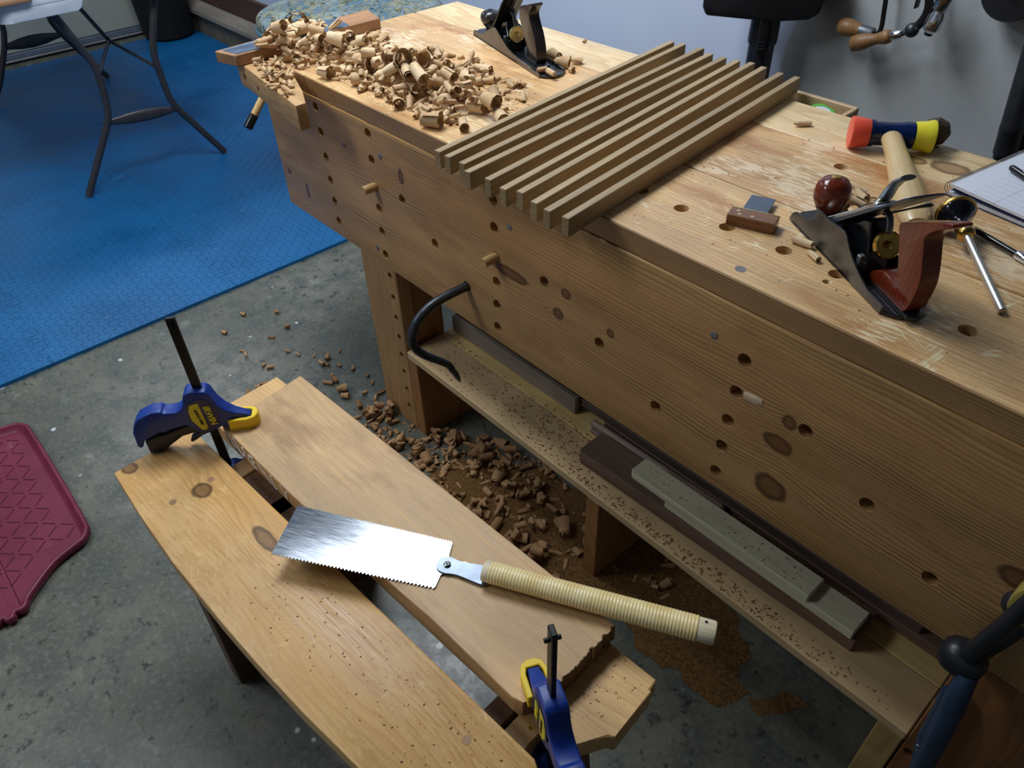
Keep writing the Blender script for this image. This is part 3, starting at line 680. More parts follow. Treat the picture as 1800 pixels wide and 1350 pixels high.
# ------------------------------------------------------------------ oak slats across the bench
NEAR = [(763, 267), (781, 274.5), (805.8, 287), (814.6, 301), (852.9, 315.2), (878.3, 331), (906.5, 336), (930.4, 353.8), (954.9, 367.6), (987, 380)]
NEARR = [(773, 267.6), (790.6, 277), (816.3, 288.8), (826, 304), (862.4, 317.2), (889, 334), (919, 340), (944.3, 358.3), (967, 372.3), (1000, 385.2)]
FARR = [(1185.8, 73.5), (1206, 77.6), (1238.5, 85), (1254.3, 95), (1277.8, 101.5), (1302, 107), (1327.9, 110.8), (1348.8, 118.4), (1379, 129), (1407.5, 136)]
ORD = ['first', 'second', 'third', 'fourth', 'fifth', 'sixth', 'seventh', 'eighth', 'ninth', 'last']
SH = .0295
for i in range(10):
    a = at_z(*NEAR[i], H+SH)[:2]; b = at_z(*NEARR[i], H+SH)[:2]; c = at_z(*FARR[i], H+SH)[:2]
    d = c-b; L = np.hypot(*d); d = d/L; w = .0128
    ang = math.atan2(d[1], d[0])
    # local x along the slat from its near end, its right side at y=0 and left side at +w
    bm = NB(); box(bm, (0, 0, 0), (L, w, SH)); bev(bm, .0007)
    lab = {0: 'oak slat nearest the heap of shavings, first of the ten', 9: 'oak slat nearest the try square, last of the ten'}.get(i, ORD[i]+' oak slat of ten counted from the shavings heap')
    if i == 4: lab = 'fifth of ten oak slats, its top edge greyer than the others'
    if i == 6: lab = 'seventh of ten oak slats, with a chipped front end'
    o = obj('oak_slat', bm, m_slat, loc=(b[0], b[1], H+.0002), rotz=ang)
    prop(o, lab, 'slat', 'oak slats laid across the workbench')

# ------------------------------------------------------------------ timber stored on the shelf
def stock(name, label, p0, p1, w, z0, z1, mat, wdir=1, bv=.0015, cham=None):
    """board from p0 to p1 (front bottom edge line), width w going back"""
    p0 = np.array(p0); p1 = np.array(p1); d = p1-p0; L = np.hypot(*d); a = math.atan2(d[1], d[0])
    bm = NB()
    if cham: prism(bm, [(0, cham), (cham, 0), (L, 0), (L, w), (cham*.8, w), (0, w-cham*.8)], 0, z1-z0); bev(bm, bv)
    else: box(bm, (0, 0, 0), (L, w, z1-z0)); bev(bm, bv)
    o = obj(name, bm, mat, loc=(p0[0], p0[1], z0), rotz=a)
    return prop(o, label, 'board')
z = SZ
stock('walnut_board', 'thick brown walnut board on the shelf under the two pale boards', (1.008, .040), (1.607, .058), .073, z+.0003, z+.034, m_walnut, cham=.006)
stock('poplar_board', 'pale striped board on the shelf, beneath the shorter grey green board', (1.222, .050), (1.600, .053), .054, z+.0345, z+.0535, m_poplar)
stock('poplar_board', 'short grey green board with clipped corners, topmost on the shelf pile', (1.137, .046), (1.519, .048), .050, z+.054, z+.070, m_poplar, cham=.007)
stock('moulding_strip', 'slim pinkish rounded strip on the shelf behind the walnut board', (.962, .121), (1.30, .128), .016, z+.012, z+.032, m_cherry, bv=.006)
stock('packing_strip', 'thin grey spacer strip on the shelf beneath the pinkish strip', (.966, .1195), (1.28, .127), .019, z+.0003, z+.0115, m_greywood)
stock('walnut_plank', 'long dark walnut plank on the shelf behind the pale boards', (.912, .148), (1.668, .150), .115, z+.024, z+.045, m_darkwal)
stock('ledge_board', 'reddish brown board lying at the back of the shelf under the dark plank', (.980, .148), (1.731, .1465), .118, z+.0003, z+.0235, m_walnut)
stock('grey_board', 'grey planed board standing on edge at the far end of the shelf', (.474, .136), (.905, .136), .013, z+.0003, z+.046, m_greywood)
stock('walnut_offcut', 'dark walnut board behind the grey board at the far shelf end', (.47, .152), (.905, .152), .034, z+.0003, z+.055, m_darkwal)
stock('mauve_board', 'mauve grey board on edge, rearmost of the timber at the far shelf end', (.47, .190), (.905, .190), .016, z+.0003, z+.085, plain('mauve grey board', lin(132, 126, 132), .6))
stock('white_strip', 'white painted strip lying on the dark plank against the apron', (1.045, .195), (1.66, .215), .03, z+.0455, z+.062, plain('white primed strip', lin(168, 170, 186), .5))

# ------------------------------------------------------------------ split-top sawbench
sb = thing('sawbench', 'low split top sawbench of worn yellow pine in the foreground', 'sawbench', tuple(SB0), SBA)
LB = lambda p: sb_local(p)[:2]
ZS, ZP = .45, .037
A = LB(at_z(200, 832, ZS)); Bq = LB(at_z(342, 760, ZS))
lp = [(0, 0), (0, .150), (.865, .150), (.878, .143), (.885, .125), (.893, .004), (.72, -.009), (.60, -.017), (.50, -.021), (.40, -.022), (.25, -.020), (.125, -.012)]
bm = NB(); prism(bm, lp, ZS-ZP, ZS); bev(bm, .0035, 2)
obj('plank', bm, m_sb1, sb)
rp = [LB(at_z(1155, 1195, ZS)), LB(at_z(1142, 1212, ZS)), LB(at_z(1146, 1216, ZS)), LB(at_z(1082, 1298, ZS)), LB(at_z(1068, 1294, ZS)), LB(at_z(1010, 1312, ZS)), (.862, .187), (.0, .187), (-.012, .187), (-.012, .340), (0, .341)]
rp = [(p[0], p[1]) for p in rp]
bm = NB(); prism(bm, rp, ZS-ZP, ZS); bev(bm, .002)
obj('plank', bm, m_sb2, sb)
def splay(bm, x0, x1, lean):
    vs = box(bm, (x0, -.008, 0), (x1, .334, ZS-ZP-.0005))
    for v in vs:
        if v.co.z < .01: v.co.x += lean
    bev(bm, .002)
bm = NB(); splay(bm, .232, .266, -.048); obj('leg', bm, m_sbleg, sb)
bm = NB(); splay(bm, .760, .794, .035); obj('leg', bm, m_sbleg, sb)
obj('batten', bbox((.10, .012, ZS-ZP-.034), (.140, .328, ZS-ZP-.0005), .002), m_brown, sb)
obj('batten', bbox((.80, .012, ZS-ZP-.034), (.838, .328, ZS-ZP-.0005), .002), m_brown, sb)
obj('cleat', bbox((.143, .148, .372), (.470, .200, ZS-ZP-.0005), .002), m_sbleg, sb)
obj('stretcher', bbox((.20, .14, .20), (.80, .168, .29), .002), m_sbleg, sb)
for px in ((370.6, 843), (303.8, 882.7), (820, 1300.7)):
    q = LB(at_z(*px, ZS)); bm = NB(); lathe(bm, [(.0062, -.003), (.0062, .0003)], 16, Matrix.Translation((q[0], q[1], ZS))); obj('plug', bm, m_plug, sb)

# tan board clamped on top
BZ0, BZ1 = ZS+.0004, ZS+.0364
bp = [(.643, -.512), (.6225, -.337), (.90, -.321), (1.396, -.293), (1.403, -.330), (1.404, -.40), (1.400, -.436), (1.390, -.461), (1.374, -.466), (1.218, -.473), (1.069, -.487), (.867, -.503)]
q = at_z(390, 748, BZ1); bp[0] = (q[0], q[1]); q = at_z(528, 660, BZ1); bp[1] = (q[0], q[1])
q = at_z(1083, 1100, BZ1); bp[3] = (q[0], q[1])
bb = np.array((bp[0][0], bp[0][1]))
cb_ = thing('clamped_board', 'tan hardwood board clamped on the sawbench, chalk marks on its edge', 'board', (bb[0], bb[1], BZ0), math.radians(2.0))
q2 = np.array(bp[3]); q3 = np.array((1.404, -.425)); jag = []      # rough sawn, splintered near end
for k in range(1, 36):
    w_ = q2+(q3-q2)*(k+random.uniform(-.3, .3))/36; jag.append((w_[0]+random.choice((-.0032, -.001, -.0004, 0, .0006, -.0018)), w_[1]))
bp2 = bp[:4]+jag+[(1.401, -.436)]+bp[7:]
bm = NB(); prism(bm, bp2, BZ0, BZ1); bev(bm, .0012, 1, 45)
bo = obj('board', bm, [m_brown, m_endgrain], cb_, True)
for p in bo.data.polygons:
    if p.normal.x > .6 and p.center.x > .5: p.material_index = 1
# chalk strokes on the left edge of the board
e0 = np.array(bp[0]); e1 = np.array(bp[-1]); ed = (e1-e0)/np.hypot(*(e1-e0)); en = np.array([ed[1], -ed[0]])
def chalk(pts, w=.0026):
    bm = NB(); P3 = []
    for s, h in pts:
        q = e0+ed*s+en*.0006; P3.append((q[0], q[1], BZ0+h))
    tube(bm, P3, w, 8, flat=.35, upv=(en[0], en[1], 0)); obj('chalk_mark', bm, m_chalk, cb_, True)
chalk([(.010, .031), (.012, .004)]); chalk([(.024, .032), (.028, .010), (.036, .004)])
chalk([(.040, .033), (.050, .010), (.060, .004), (.070, .008), (.074, .022), (.072, .032)], .0032)
chalk(catmull([(.108, .030), (.092, .026), (.086, .014), (.096, .005), (.110, .004)], 3, False), .0026); chalk([(.098, .016), (.110, .019)])
chalk([(.122, .032), (.134, .018), (.142, .020), (.156, .004)]); chalk([(.166, .032), (.168, .004), (.178, .006)], .0026)
chalk([(.196, .031), (.210, .006), (.214, .030)])

# ------------------------------------------------------------------ ryoba pull saw
SZB = BZ1+.0022
sa0 = np.array(at_z(782, 994, SZB)[:2]); sa1 = np.array(at_z(1262, 1112, SZB+.018)[:2])
sd = sa1-sa0; sL = np.hypot(*sd); sd = sd/sL; sang = math.atan2(sd[1], sd[0])
saw = thing('pull_saw', 'double edged Japanese pull saw with cream rattan wrapped handle lying on the boards', 'saw', (sa0[0], sa0[1], SZB), sang)
def sl(px, zz=SZB):
    q = np.array(at_z(*px, zz)[:2])-sa0; return (q@sd, q@np.array([-sd[1], sd[0]]))
tl, tr_, br, bl_ = sl((523, 890)), sl((795, 955)), sl((765, 1032)), sl((475, 972))
def teeth(a, b, pitch, depth, side):
    a = np.array(a); b = np.array(b); d = b-a; L = np.hypot(*d); d = d/L; nn = np.array([-d[1], d[0]])*side; n_ = int(L/pitch); out = []
    for i in range(n_): out += [a+d*(L*i/n_), a+d*(L*(i+.55)/n_)+nn*depth]
    return [tuple(o) for o in out]
poly = teeth(bl_, br, .0056, .0036, -1)[1:] + [br, sl((774, 1012)), sl((782, 1006)), (0.03, -.0135), (.03, .0145), sl((790, 984)), sl((789, 977)), tr_] + teeth(tr_, tl, .0044, .0030, -1)[1:] + [tl]
bm = NB(); prism(bm, poly, 0, .0009); obj('blade', bm, m_saw, saw, smooth=0)
bm = NB()
tg = catmull([(-.012, 0), (-.008, .011), (.004, .0150), (.025, .0125), (.068, .0165), (.070, 0), (.068, -.0165), (.025, -.0125), (.004, -.0150), (-.008, -.011)], 4)
prism(bm, tg, .0010, .0034); bev(bm, .0008); obj('tang_plate', bm, m_bluesteel, saw)
bm = NB(); lathe(bm, [(.0055, .0033), (.0055, .005), (.004, .0062), (.0012, .0064)], 18, Matrix.Translation((.004, 0, 0)))
scw = obj('screw', bm, m_chrome, saw)
bm = NB(); box(bm, (-.0012, -.0036, .0062), (.0012, .0036, .0066), Matrix.Translation((.004, 0, 0))); box(bm, (-.0036, -.0012, .0062), (.0036, .0012, .0066), Matrix.Translation((.004, 0, 0))); obj('screw_slot', bm, m_grey, scw)
HX0 = .062; HZ = .0145
prof = []; rib = .0046; x = HX0+.010; hend = sL-.030
bm = NB(); lathe(bm, [(.0150, 0), (.0163, .002), (.0163, .010)], 28, Matrix.Translation((HX0, 0, HZ)) @ Matrix.Rotation(PI/2, 4, 'Y')); 
for v in bm.verts: v.co.z = HZ+(v.co.z-HZ)*.86
obj('ferrule', bm, m_bare, saw)
while x < hend:
    g = 1+.10*((x-HX0)/(hend-HX0))
    for k in range(5): 
        prof.append(((.0161+.0007*math.sin(PI*k/5))*g, x-HX0)); x += rib/5
bm = NB(); lathe(bm, prof, 28, Matrix.Translation((HX0, 0, HZ)) @ Matrix.Rotation(PI/2, 4, 'Y'))
for v in bm.verts: v.co.z = HZ+(v.co.z-HZ)*.86
obj('rattan_wrap', bm, m_rattan, saw, smooth=60)
bm = NB(); lathe(bm, [(.0170, 0), (.0170, .024), (.0155, .027)], 28, Matrix.Translation((hend, 0, HZ)) @ Matrix.Rotation(PI/2, 4, 'Y'))
for v in bm.verts: v.co.z = HZ+(v.co.z-HZ)*.86
hb = obj('handle_end', bm, m_bare, saw)
bm = NB(); lathe(bm, [(.0022, 0), (.0022, .0006)], 12, Matrix.Translation((hend+.013, .004, HZ+.0142))); obj('hanging_hole', bm, m_gapshade, hb)

# ------------------------------------------------------------------ quick clamps
def text_mesh(s, size, ext, bold=0.0):
    cu = bpy.data.curves.new('lettering', 'FONT'); cu.body = s; cu.size = size; cu.extrude = ext; cu.align_x = 'CENTER'; cu.align_y = 'CENTER'; cu.offset = bold
    o = bpy.data.objects.new('lettering', cu); COL.objects.link(o)
    bpy.context.view_layer.update(); dg = bpy.context.evaluated_depsgraph_get()
    me = bpy.data.meshes.new_from_object(o.evaluated_get(dg)); bpy.data.objects.remove(o); bpy.data.curves.remove(cu)
    bm = NB(); bm.from_mesh(me); bpy.data.meshes.remove(me); return bm
BODY = [(-0.024, 0.575), (-0.018, 0.58), (-0.006, 0.581), (0.013, 0.578), (0.018, 0.571), (0.02, 0.562), (0.024, 0.548), (0.034, 0.532), (0.049, 0.52), (0.065, 0.513), (0.073, 0.508), (0.070, 0.499), (0.045, 0.492), (0.030, 0.493), (0.023, 0.497), (0.009, 0.491), (-0.008, 0.487), (-0.021, 0.489), (-0.027, 0.497), (-0.036, 0.509), (-0.063, 0.504), (-0.088, 0.498), (-0.113, 0.486), (-0.120, 0.480), (-0.122, 0.471), (-0.127, 0.468), (-0.131, 0.474), (-0.128, 0.507), (-0.121, 0.524), (-0.111, 0.536), (-0.085, 0.547), (-0.07, 0.546), (-0.067, 0.541), (-0.046, 0.541), (-0.035, 0.547), (-0.03, 0.555)]
TRIG = [(-0.118, 0.479), (-0.09, 0.49), (-0.083, 0.489), (-0.038, 0.504), (-0.020, 0.508), (-0.016, 0.487), (-0.035, 0.484), (-0.052, 0.48), (-0.081, 0.46), (-0.094, 0.449), (-0.106, 0.434), (-0.112, 0.434), (-0.118, 0.446)]
LEVER = [(0.024, 0.496), (-0.01, 0.484), (-0.025, 0.481), (-0.04, 0.472), (-0.045, 0.463), (-0.041, 0.46), (-0.031, 0.466), (-0.019, 0.474), (-0.005, 0.479)]
LABELP = [(-0.019, 0.554), (-0.004, 0.557), (-0.002, 0.501), (-0.006, 0.495), (-0.013, 0.496), (-0.024, 0.520), (-0.024, 0.540)]
BADGE = [(-0.026, 0.550), (-0.018, .560), (0.002, 0.566), (0.013, 0.560), (0.023, 0.538), (0.020, 0.505), (0.006, 0.494), (-0.007, 0.490), (-0.015, 0.491), (-0.028, 0.520)]
def quick_clamp(label, px, py, d, barlo, barhi):
    ang = math.atan2(d[1], d[0])
    t = thing('bar_clamp', label, 'clamp', (px, py, BZ1), ang, 'quick action bar clamps on the sawbench')
    z0 = BZ1+.4740-.4860; sh = lambda P: [(a, b-.4860) for a, b in P]     # profile heights are measured above the board top
    P = lambda b: b-.4860
    bm = NB(); box(bm, (-.0075, -.0035, barlo-BZ1), (.0075, .0035, barhi-BZ1)); bev(bm, .001)
    bar = obj('bar', bm, m_steelbar, t)
    bm = NB(); tube(bm, [(0.0, -.0095, barhi-BZ1-.017), (0.0, .0095, barhi-BZ1-.017)], .0028, 12); obj('stop_pin', bm, m_steelbar, bar)
    bm = NB(); prism(bm, sh(BODY), -.0145, .0145, SIDE); bev(bm, .0045, 3)
    for v in bm.verts:
        if v.co.x > .026: v.co.y *= max(.56, 1-(v.co.x-.026)/.034*.44)
    body = obj('body', bm, m_irwinblue, t, smooth=50)
    bm = NB(); prism(bm, sh(TRIG), -.0095, .0095, SIDE); bev(bm, .003, 2); obj('trigger', bm, m_blackpl, t)
    bm = NB(); prism(bm, sh(LEVER), -.006, .006, SIDE); bev(bm, .002, 2); obj('release_lever', bm, m_tubebl, t)
    for s in (-1, 1):
        f = lambda a, b, tt, s=s: (a, s*tt, b)
        bm = NB(); prism(bm, sh(BADGE), .0146, .0154, f); bg = obj('badge', bm, m_navy, body)
        bm = NB(); prism(bm, sh(LABELP), .0155, .0159, f); obj('badge_label', bm, m_badgeyel, body)
        for txt, cx, cz, size, m, tw in (('IRWIN', .0085, P(.527), .0150, m_badgeyel, .0006), ('QUICK-GRIP', -.0105, P(.526), .0066, m_letterblack, .0002)):
            bm = text_mesh(txt, size, .00025, tw)
            R = Matrix(((0, 0, 0), (0, 0, 0), (0, 0, 0))).to_4x4()
            # letters read downward along the body, on each cheek
            ex = Vector((0.10, 0, -1)).normalized(); nrm = Vector((0, s, 0)); ey = nrm.cross(ex)
            Mx = Matrix((ex, ey, nrm)).transposed().to_4x4(); Mx.translation = Vector((cx, s*.0163, cz))
            if s > 0: Mx.translation = Vector((cx, s*.0163, cz))
            bmesh.ops.transform(bm, matrix=Mx, verts=bm.verts)
            obj('lettering', bm, m, body, smooth=0)
    # yellow jaw pad: a U with the arm tip in its slot
    def pad(z0, z1, parent):
        out = [(.034, -.0185), (.066, -.0185), (.079, -.014), (.084, -.005), (.084, .005), (.079, .014), (.066, .0185), (.034, .0185)]
        inn = [(.034, .0112), (.066, .0112), (.0735, .0085), (.0735, -.0085), (.066, -.0112), (.034, -.0112)]
        bm = NB(); prism(bm, out+inn, z0+.004, z1); bev(bm, .0012); 
        prism(bm, out, z0, z0+.004); return obj('jaw_pad', bm, m_yellow, parent)
    pad(.0004, .0235, t)
    # fixed lower jaw
    zl = barlo-BZ1
    LOW = [(-.014, zl-.006), (-.014, zl+.035), (.012, zl+.040), (.022, zl+.034), (.045, zl+.040), (.078, ZS-ZP-BZ1-.016), (.078, ZS-ZP-BZ1-.026), (.045, zl+.012), (.015, zl-.010)]
    bm = NB(); prism(bm, LOW, -.0145, .0145, SIDE); bev(bm, .004, 2); obj('fixed_jaw', bm, m_irwinblue, t, smooth=50)
    bm = NB(); prism(bm, [(.036, -.018), (.070, -.018), (.080, 0), (.070, .018), (.036, .018)], ZS-ZP-BZ1-.016, ZS-ZP-BZ1-.0005); bev(bm, .002); obj('jaw_pad', bm, m_yellow, t)
    return t
quick_clamp('blue quick action bar clamp at the far end of the tan board, badge showing', .640, -.525, (.54, .84), .352, .727)
quick_clamp('blue quick action bar clamp at the near splintered end of the tan board', 1.437, -.458, (-.90, .43), .352, .712)
# ------------------------------------------------------------------ hand planes
def hand_plane(label, heel, toe, Wd, side, tote, knob, iron, wheel, mats, heel_bulge, frog, lever=None):
    heel = np.array(heel); toe = np.array(toe); d = toe-heel; L = np.hypot(*d); ang = math.atan2(d[1], d[0])
    t = thing('hand_plane', label, 'plane', (heel[0], heel[1], H+.0003), ang)
    m_side, m_in, m_wood, m_iron_, m_whl, m_cap_ = mats
    yc = -Wd/2
    sole = [(0, -.002), (L*.3, 0), (L-.006, 0), (L, -.006)] + [(L+.010*math.sin(PI*k/8), -.006-(Wd-.012)*k/8) for k in range(1, 8)] + [(L, -Wd+.006), (L-.006, -Wd), (L*.3, -Wd), (0, -Wd+.002)]
    sole += [(-heel_bulge*math.sin(PI*k/10)**.6, -Wd+.004+(Wd-.008)*k/10) for k in range(1, 10)]
    bm = NB(); prism(bm, sole, 0, .0055); bev(bm, .0008)
    body = obj('body', bm, m_in, t)
    for y0, y1 in ((-.0034, 0.0), (-Wd, -Wd+.0034)):
        bm = NB(); prism(bm, side, y0, y1, SIDE); bev(bm, .0007)
        ck = obj('cheek', bm, [m_side, m_in], body)
        for p in ck.data.polygons:
            if (p.normal.y < -.5 if y0 > -.02 else p.normal.y > .5) or abs(p.normal.z) > .3: p.material_index = 1
    # toe and heel lips of the casting
    bm = NB(); prism(bm, [(L-.060, -Wd+.004), (L-.060, -.004), (L-.006, -.004), (L+.006, -Wd*.3), (L+.006, -Wd*.7), (L-.006, -Wd+.004)], .0055, .0095); bev(bm, .0012); obj('toe_pad', bm, m_in, body)
    bm = NB(); tq = tote['base']; prism(bm, [(tq[0], yc-.013), (tq[1]-.012, yc-.012), (tq[1], yc), (tq[1]-.012, yc+.012), (tq[0], yc+.013), (tq[0]-.006, yc)], .0055, .0105); bev(bm, .0015, 2); obj('tote_boss', bm, m_in, body)
    # handle
    pr = catmull(tote['poly'], 3); bm = NB(); prism(bm, pr, yc-tote['w']/2, yc+tote['w']/2, SIDE)
    bev(bm, tote['w']*.36, 4, 40); obj('tote', bm, m_wood, t, smooth=60)
    if tote.get('screw'):
        sx, sz = tote['screw']; bm = NB(); lathe(bm, [(.0085, 0), (.0085, .014), (.007, .017), (.002, .018)], 18, Matrix.Translation((sx, yc, sz))); obj('toe_screw', bm, m_bluesteel, t)
    # knob
    kx, kh, kr = knob
    bm = NB(); lathe(bm, [(.013, .0), (.0135, .006), (.0115, .012), (.012, .018), (kr*.74, .028), (kr*.96, .040), (kr, .050), (kr*.92, .060), (kr*.68, .0675), (kr*.35, .0705), (.004, .0712)], 32, Matrix.Translation((kx, yc, .0095)) @ Matrix.Scale(kh/.0712, 4, (0, 0, 1)))
    kb = obj('knob', bm, m_wood, t, smooth=60)
    bm = NB(); lathe(bm, [(.0062, -.001), (.0062, .0012), (.005, .0018)], 18, Matrix.Translation((kx, yc, .0095+kh-.0004)))
    bs = obj('knob_nut', bm, m_brass if m_wood is m_rosewood else m_in, kb)
    # iron, cap iron, lever cap on a 45 degree bed
    (x0, z0), (x1, z1) = iron; dv = Vector((x1-x0, 0, z1-z0)); il = dv.length; dv.normalize(); up = Vector((0, 1, 0)).cross(dv)
    if up.z < 0: up = -up
    def F(a, b, c): return Vector((x0, yc, z0)) + dv*a + Vector((0, 1, 0))*b + up*c
    hw = Wd*.5-.006
    def plate(pts, c0, c1, bevw=.0004):
        bm = NB(); prism(bm, pts, c0, c1, lambda a, b, tt: F(a, b, tt)); bev(bm, bevw); return bm
    tip = [(il-.014*(1-math.cos(PI*k/8*1.0))*0-.012+.012*math.sin(PI*k/8), hw*math.cos(PI*k/8)) for k in range(9)]
    obj('iron', plate([(0, -hw), (il-.012, -hw)][0:1]+[(0, hw)]+tip, 0, .0026), m_iron_, t)
    obj('chip_breaker', plate([(.004, -hw), (.004, hw), (il*.62, hw), (il*.70, hw*.6), (il*.70, -hw*.6), (il*.62, -hw)], .0028, .0046), m_iron_, t)
    lc = catmull([(.012, -hw*.96), (.012, hw*.96), (il*.22, hw*.9), (il*.36, hw*.62), (il*.52, hw*.52), (il*.60, hw*.5), (il*.60, -hw*.5), (il*.52, -hw*.52), (il*.36, -hw*.62), (il*.22, -hw*.9)], 3)
    obj('lever_cap', plate(lc, .0048, .0105, .0015), m_cap_, t)
    P3 = [F(il*.54, 0, .011), F(il*.60, 0, .016), F(il*.66, 0, .024), F(il*.73, 0, .029), F(il*.82, 0, .029)]
    bm = NB(); tube(bm, P3, [.010, .010, .009, .009, .010], 12, flat=.34, upv=tuple(up)); obj('cap_lever', bm, m_cap_, t)
    # frog below the bed and its adjuster
    bm = NB(); prism(bm, frog, yc-hw*.62, yc+hw*.62, SIDE); bev(bm, .002); obj('frog', bm, m_in, t)
    wx, wz, wr, wt = wheel
    ax = Vector((-math.cos(wt), 0, math.sin(wt)))
    Mw = axis_M((wx, yc, wz), ax)
    bm = NB(); lathe(bm, [(wr*.8, -.003), (wr, -.0025), (wr, .0045), (wr*.93, .0055), (wr*.86, .0042), (wr*.30, .0036), (wr*.28, .0075), (wr*.14, .008)], 36, Mw); obj('adjuster_wheel', bm, m_whl, t)
    bm = NB(); tube(bm, [Vector((wx, yc, wz)) - ax*.002, Vector((wx, yc, wz)) - ax*.035], .0035, 12); obj('adjuster_stud', bm, m_grey, t)
    bm = NB(); q = Vector((wx, yc, wz)); tube(bm, catmull([q-ax*.004+Vector((0, 0, wr*.9)), q-ax*.006+Vector((0, 0, wr*1.5)), q-ax*.012+Vector((0, 0, wr*2.2)), q-ax*.022+Vector((0, 0, wr*2.6))], 3, False), .0045, 10, flat=.7); obj('yoke', bm, m_grey, t)
    for s in (.016, .009):
        bm = NB(); box(bm, (wx+.006, yc+s+.002, .012), (wx+.014, yc+s+.010, .012+s*1.6)); bev(bm, .001); obj('frog_lug', bm, m_grey, t)
    # lateral lever
    bm = NB(); tube(bm, [F(il*.55, -.002, -.004), F(il*.78, -.004, -.006), F(il*.93, -.006, -.008)], [.004, .003, .006], 10, flat=.4, upv=tuple(up)); obj('lateral_lever', bm, m_iron_, t)
    return t
SIDE1 = [(0, 0), (-.001, .0105), (.032, .013), (.058, .0205), (.077, .0305), (.090, .040), (.100, .0485), (.108, .0525), (.118, .0530), (.134, .0500), (.152, .0495), (.168, .0505), (.173, .0480), (.181, .034), (.189, .0255), (.198, .0228), (.214, .0205), (.226, .019), (.234, .014), (.238, .006), (.238, 0)]
TOTE1 = {'poly': [(.040, .097), (.031, .105), (.003, .120), (-.023, .133), (-.036, .1385), (-.037, .134), (-.022, .124), (-.010, .113), (-.006, .104), (-.013, .086), (-.020, .067), (-.023, .051), (-.021, .031), (-.016, .013), (-.004, .0095), (.020, .0090), (.050, .0100), (.061, .013), (.061, .020), (.050, .029), (.037, .034), (.025, .033), (.019, .036), (.018, .048), (.025, .065), (.033, .082)], 'w': .024, 'base': (-.024, .070)}
hand_plane('smoothing plane with reddish rosewood knob and handle near the bench front', (1.469, .059), (1.268, .182), .062, SIDE1, TOTE1, (.199, .0712, .0245), ((.176, .020), (.020, .142)), (.064, .055, .0172, .45),
           (m_castside, m_japan, m_rosewood, m_bluesteel, m_brass, m_steel), .020, [(.064, .0055), (.155, .0055), (.172, .016), (.098, .074), (.086, .078), (.080, .060)])
SIDE2 = [(0, 0), (0, .0075), (.043, .0105), (.088, .0115), (.120, .015), (.148, .0205), (.166, .0275), (.182, .0345), (.200, .0435), (.212, .0462), (.226, .0445), (.243, .036), (.258, .0285), (.272, .0215), (.286, .0165), (.300, .0145), (.318, .0145), (.330, .0130), (.336, .007), (.336, 0)]
TOTE2 = {'poly': [(.126, .101), (.120, .108), (.110, .112), (.090, .117), (.070, .124), (.066, .121), (.074, .113), (.081, .104), (.080, .094), (.073, .083), (.062, .068), (.054, .052), (.049, .032), (.048, .014), (.056, .0095), (.075, .0085), (.090, .0090), (.096, .013), (.094, .022), (.098, .038), (.108, .057), (.121, .076), (.127, .090)], 'w': .024, 'base': (.034, .128), 'screw': (.110, .0105)}
hand_plane('old jack plane with ebonised black knob and handle at the bench back', (.585, .334), (.262, .426), .062, SIDE2, TOTE2, (.300, .050, .0240), ((.252, .018), (.140, .150)), (.166, .040, .0170, .15),
           (m_castold, m_japan, m_ebony, m_japan, m_brasspale, m_japan), .018, [(.165, .0055), (.235, .0055), (.248, .014), (.200, .060), (.188, .062)])

# ------------------------------------------------------------------ mallet
hz_ = .0262
mc = np.array(at_z(1566, 236, H+hz_)[:2]); ml = np.array(at_z(1500, 232, H+hz_)[:2]); mr = np.array(at_z(1632, 240, H+hz_)[:2])
md = (mr-ml)/np.hypot(*(mr-ml)); mh = np.hypot(*(mr-ml))/2
mc = (ml+mr)/2
t = thing('mallet', 'soft faced mallet with orange and yellow faces and a blond wooden handle', 'mallet', (mc[0], mc[1], H), math.atan2(md[1], md[0]))
MX_ = Matrix.Translation((0, 0, hz_)) @ Matrix.Rotation(PI/2, 4, 'Y')
bm = NB(); lathe(bm, [(.0195, -.034), (.0212, -.033), (.0212, -.028), (.0190, -.024), (.0185, -.004), (.0190, .012), (.0208, .022), (.0212, .033), (.0195, .034)], 28, MX_); obj('head', bm, m_navyenam, t)
bm = NB(); lathe(bm, [(.017, -mh-.006), (.0245, -mh-.005), (.0256, -mh-.001), (.0222, -.036), (.0215, -.0342)], 28, MX_); obj('orange_face', bm, m_orange, t)
bm = NB(); lathe(bm, [(.0215, .0342), (.0222, .038), (.0236, mh-.006), (.0262, mh+.003), (.0255, mh+.006), (.017, mh+.007)], 28, MX_); obj('yellow_face', bm, m_yelface, t)
he = np.array(at_z(1612, 398, H+.020)[:2]); hv = he-mc; hl = np.hypot(*hv); hv /= hl
cth, sth = md
lx = np.array([hv@md, hv@np.array([-md[1], md[0]])])
pts = []; rr = []
for k in range(25):
    s = k/24; f = s
    pts.append((lx[0]*hl*s, lx[1]*hl*s, hz_-.004*s))
    rr.append(float(np.interp(s, [0, .08, .25, .5, .68, .80, .92, .97, 1.0], [.0165, .0168, .0172, .0205, .0235, .0232, .0215, .0205, .0150])))
bm = NB(); tube(bm, pts, rr, 20, flat=.72, upv=(0, 0, 1)); obj('handle', bm, wood('mallet ash', lin(214, 184, 132), lin(172, 134, 82), 60, 'Y', (.06, .05), .03, .5, [], .3, .05, .1), t, smooth=60)
q = at_z(1632, 228, H+.012)
t = thing('carving_mallet', 'dark brown rounded mallet peeking out behind the yellow mallet face', 'mallet', (1.290, .568, H))
bm = NB(); lathe(bm, [(.014, -.013), (.0210, -.011), (.0235, -.004), (.0235, .004), (.0210, .011), (.014, .013)], 8, axis_M((0, 0, .0236), (.30, -.95, 0))); bev(bm, .002, 2); obj('head', bm, m_darkwood, t)

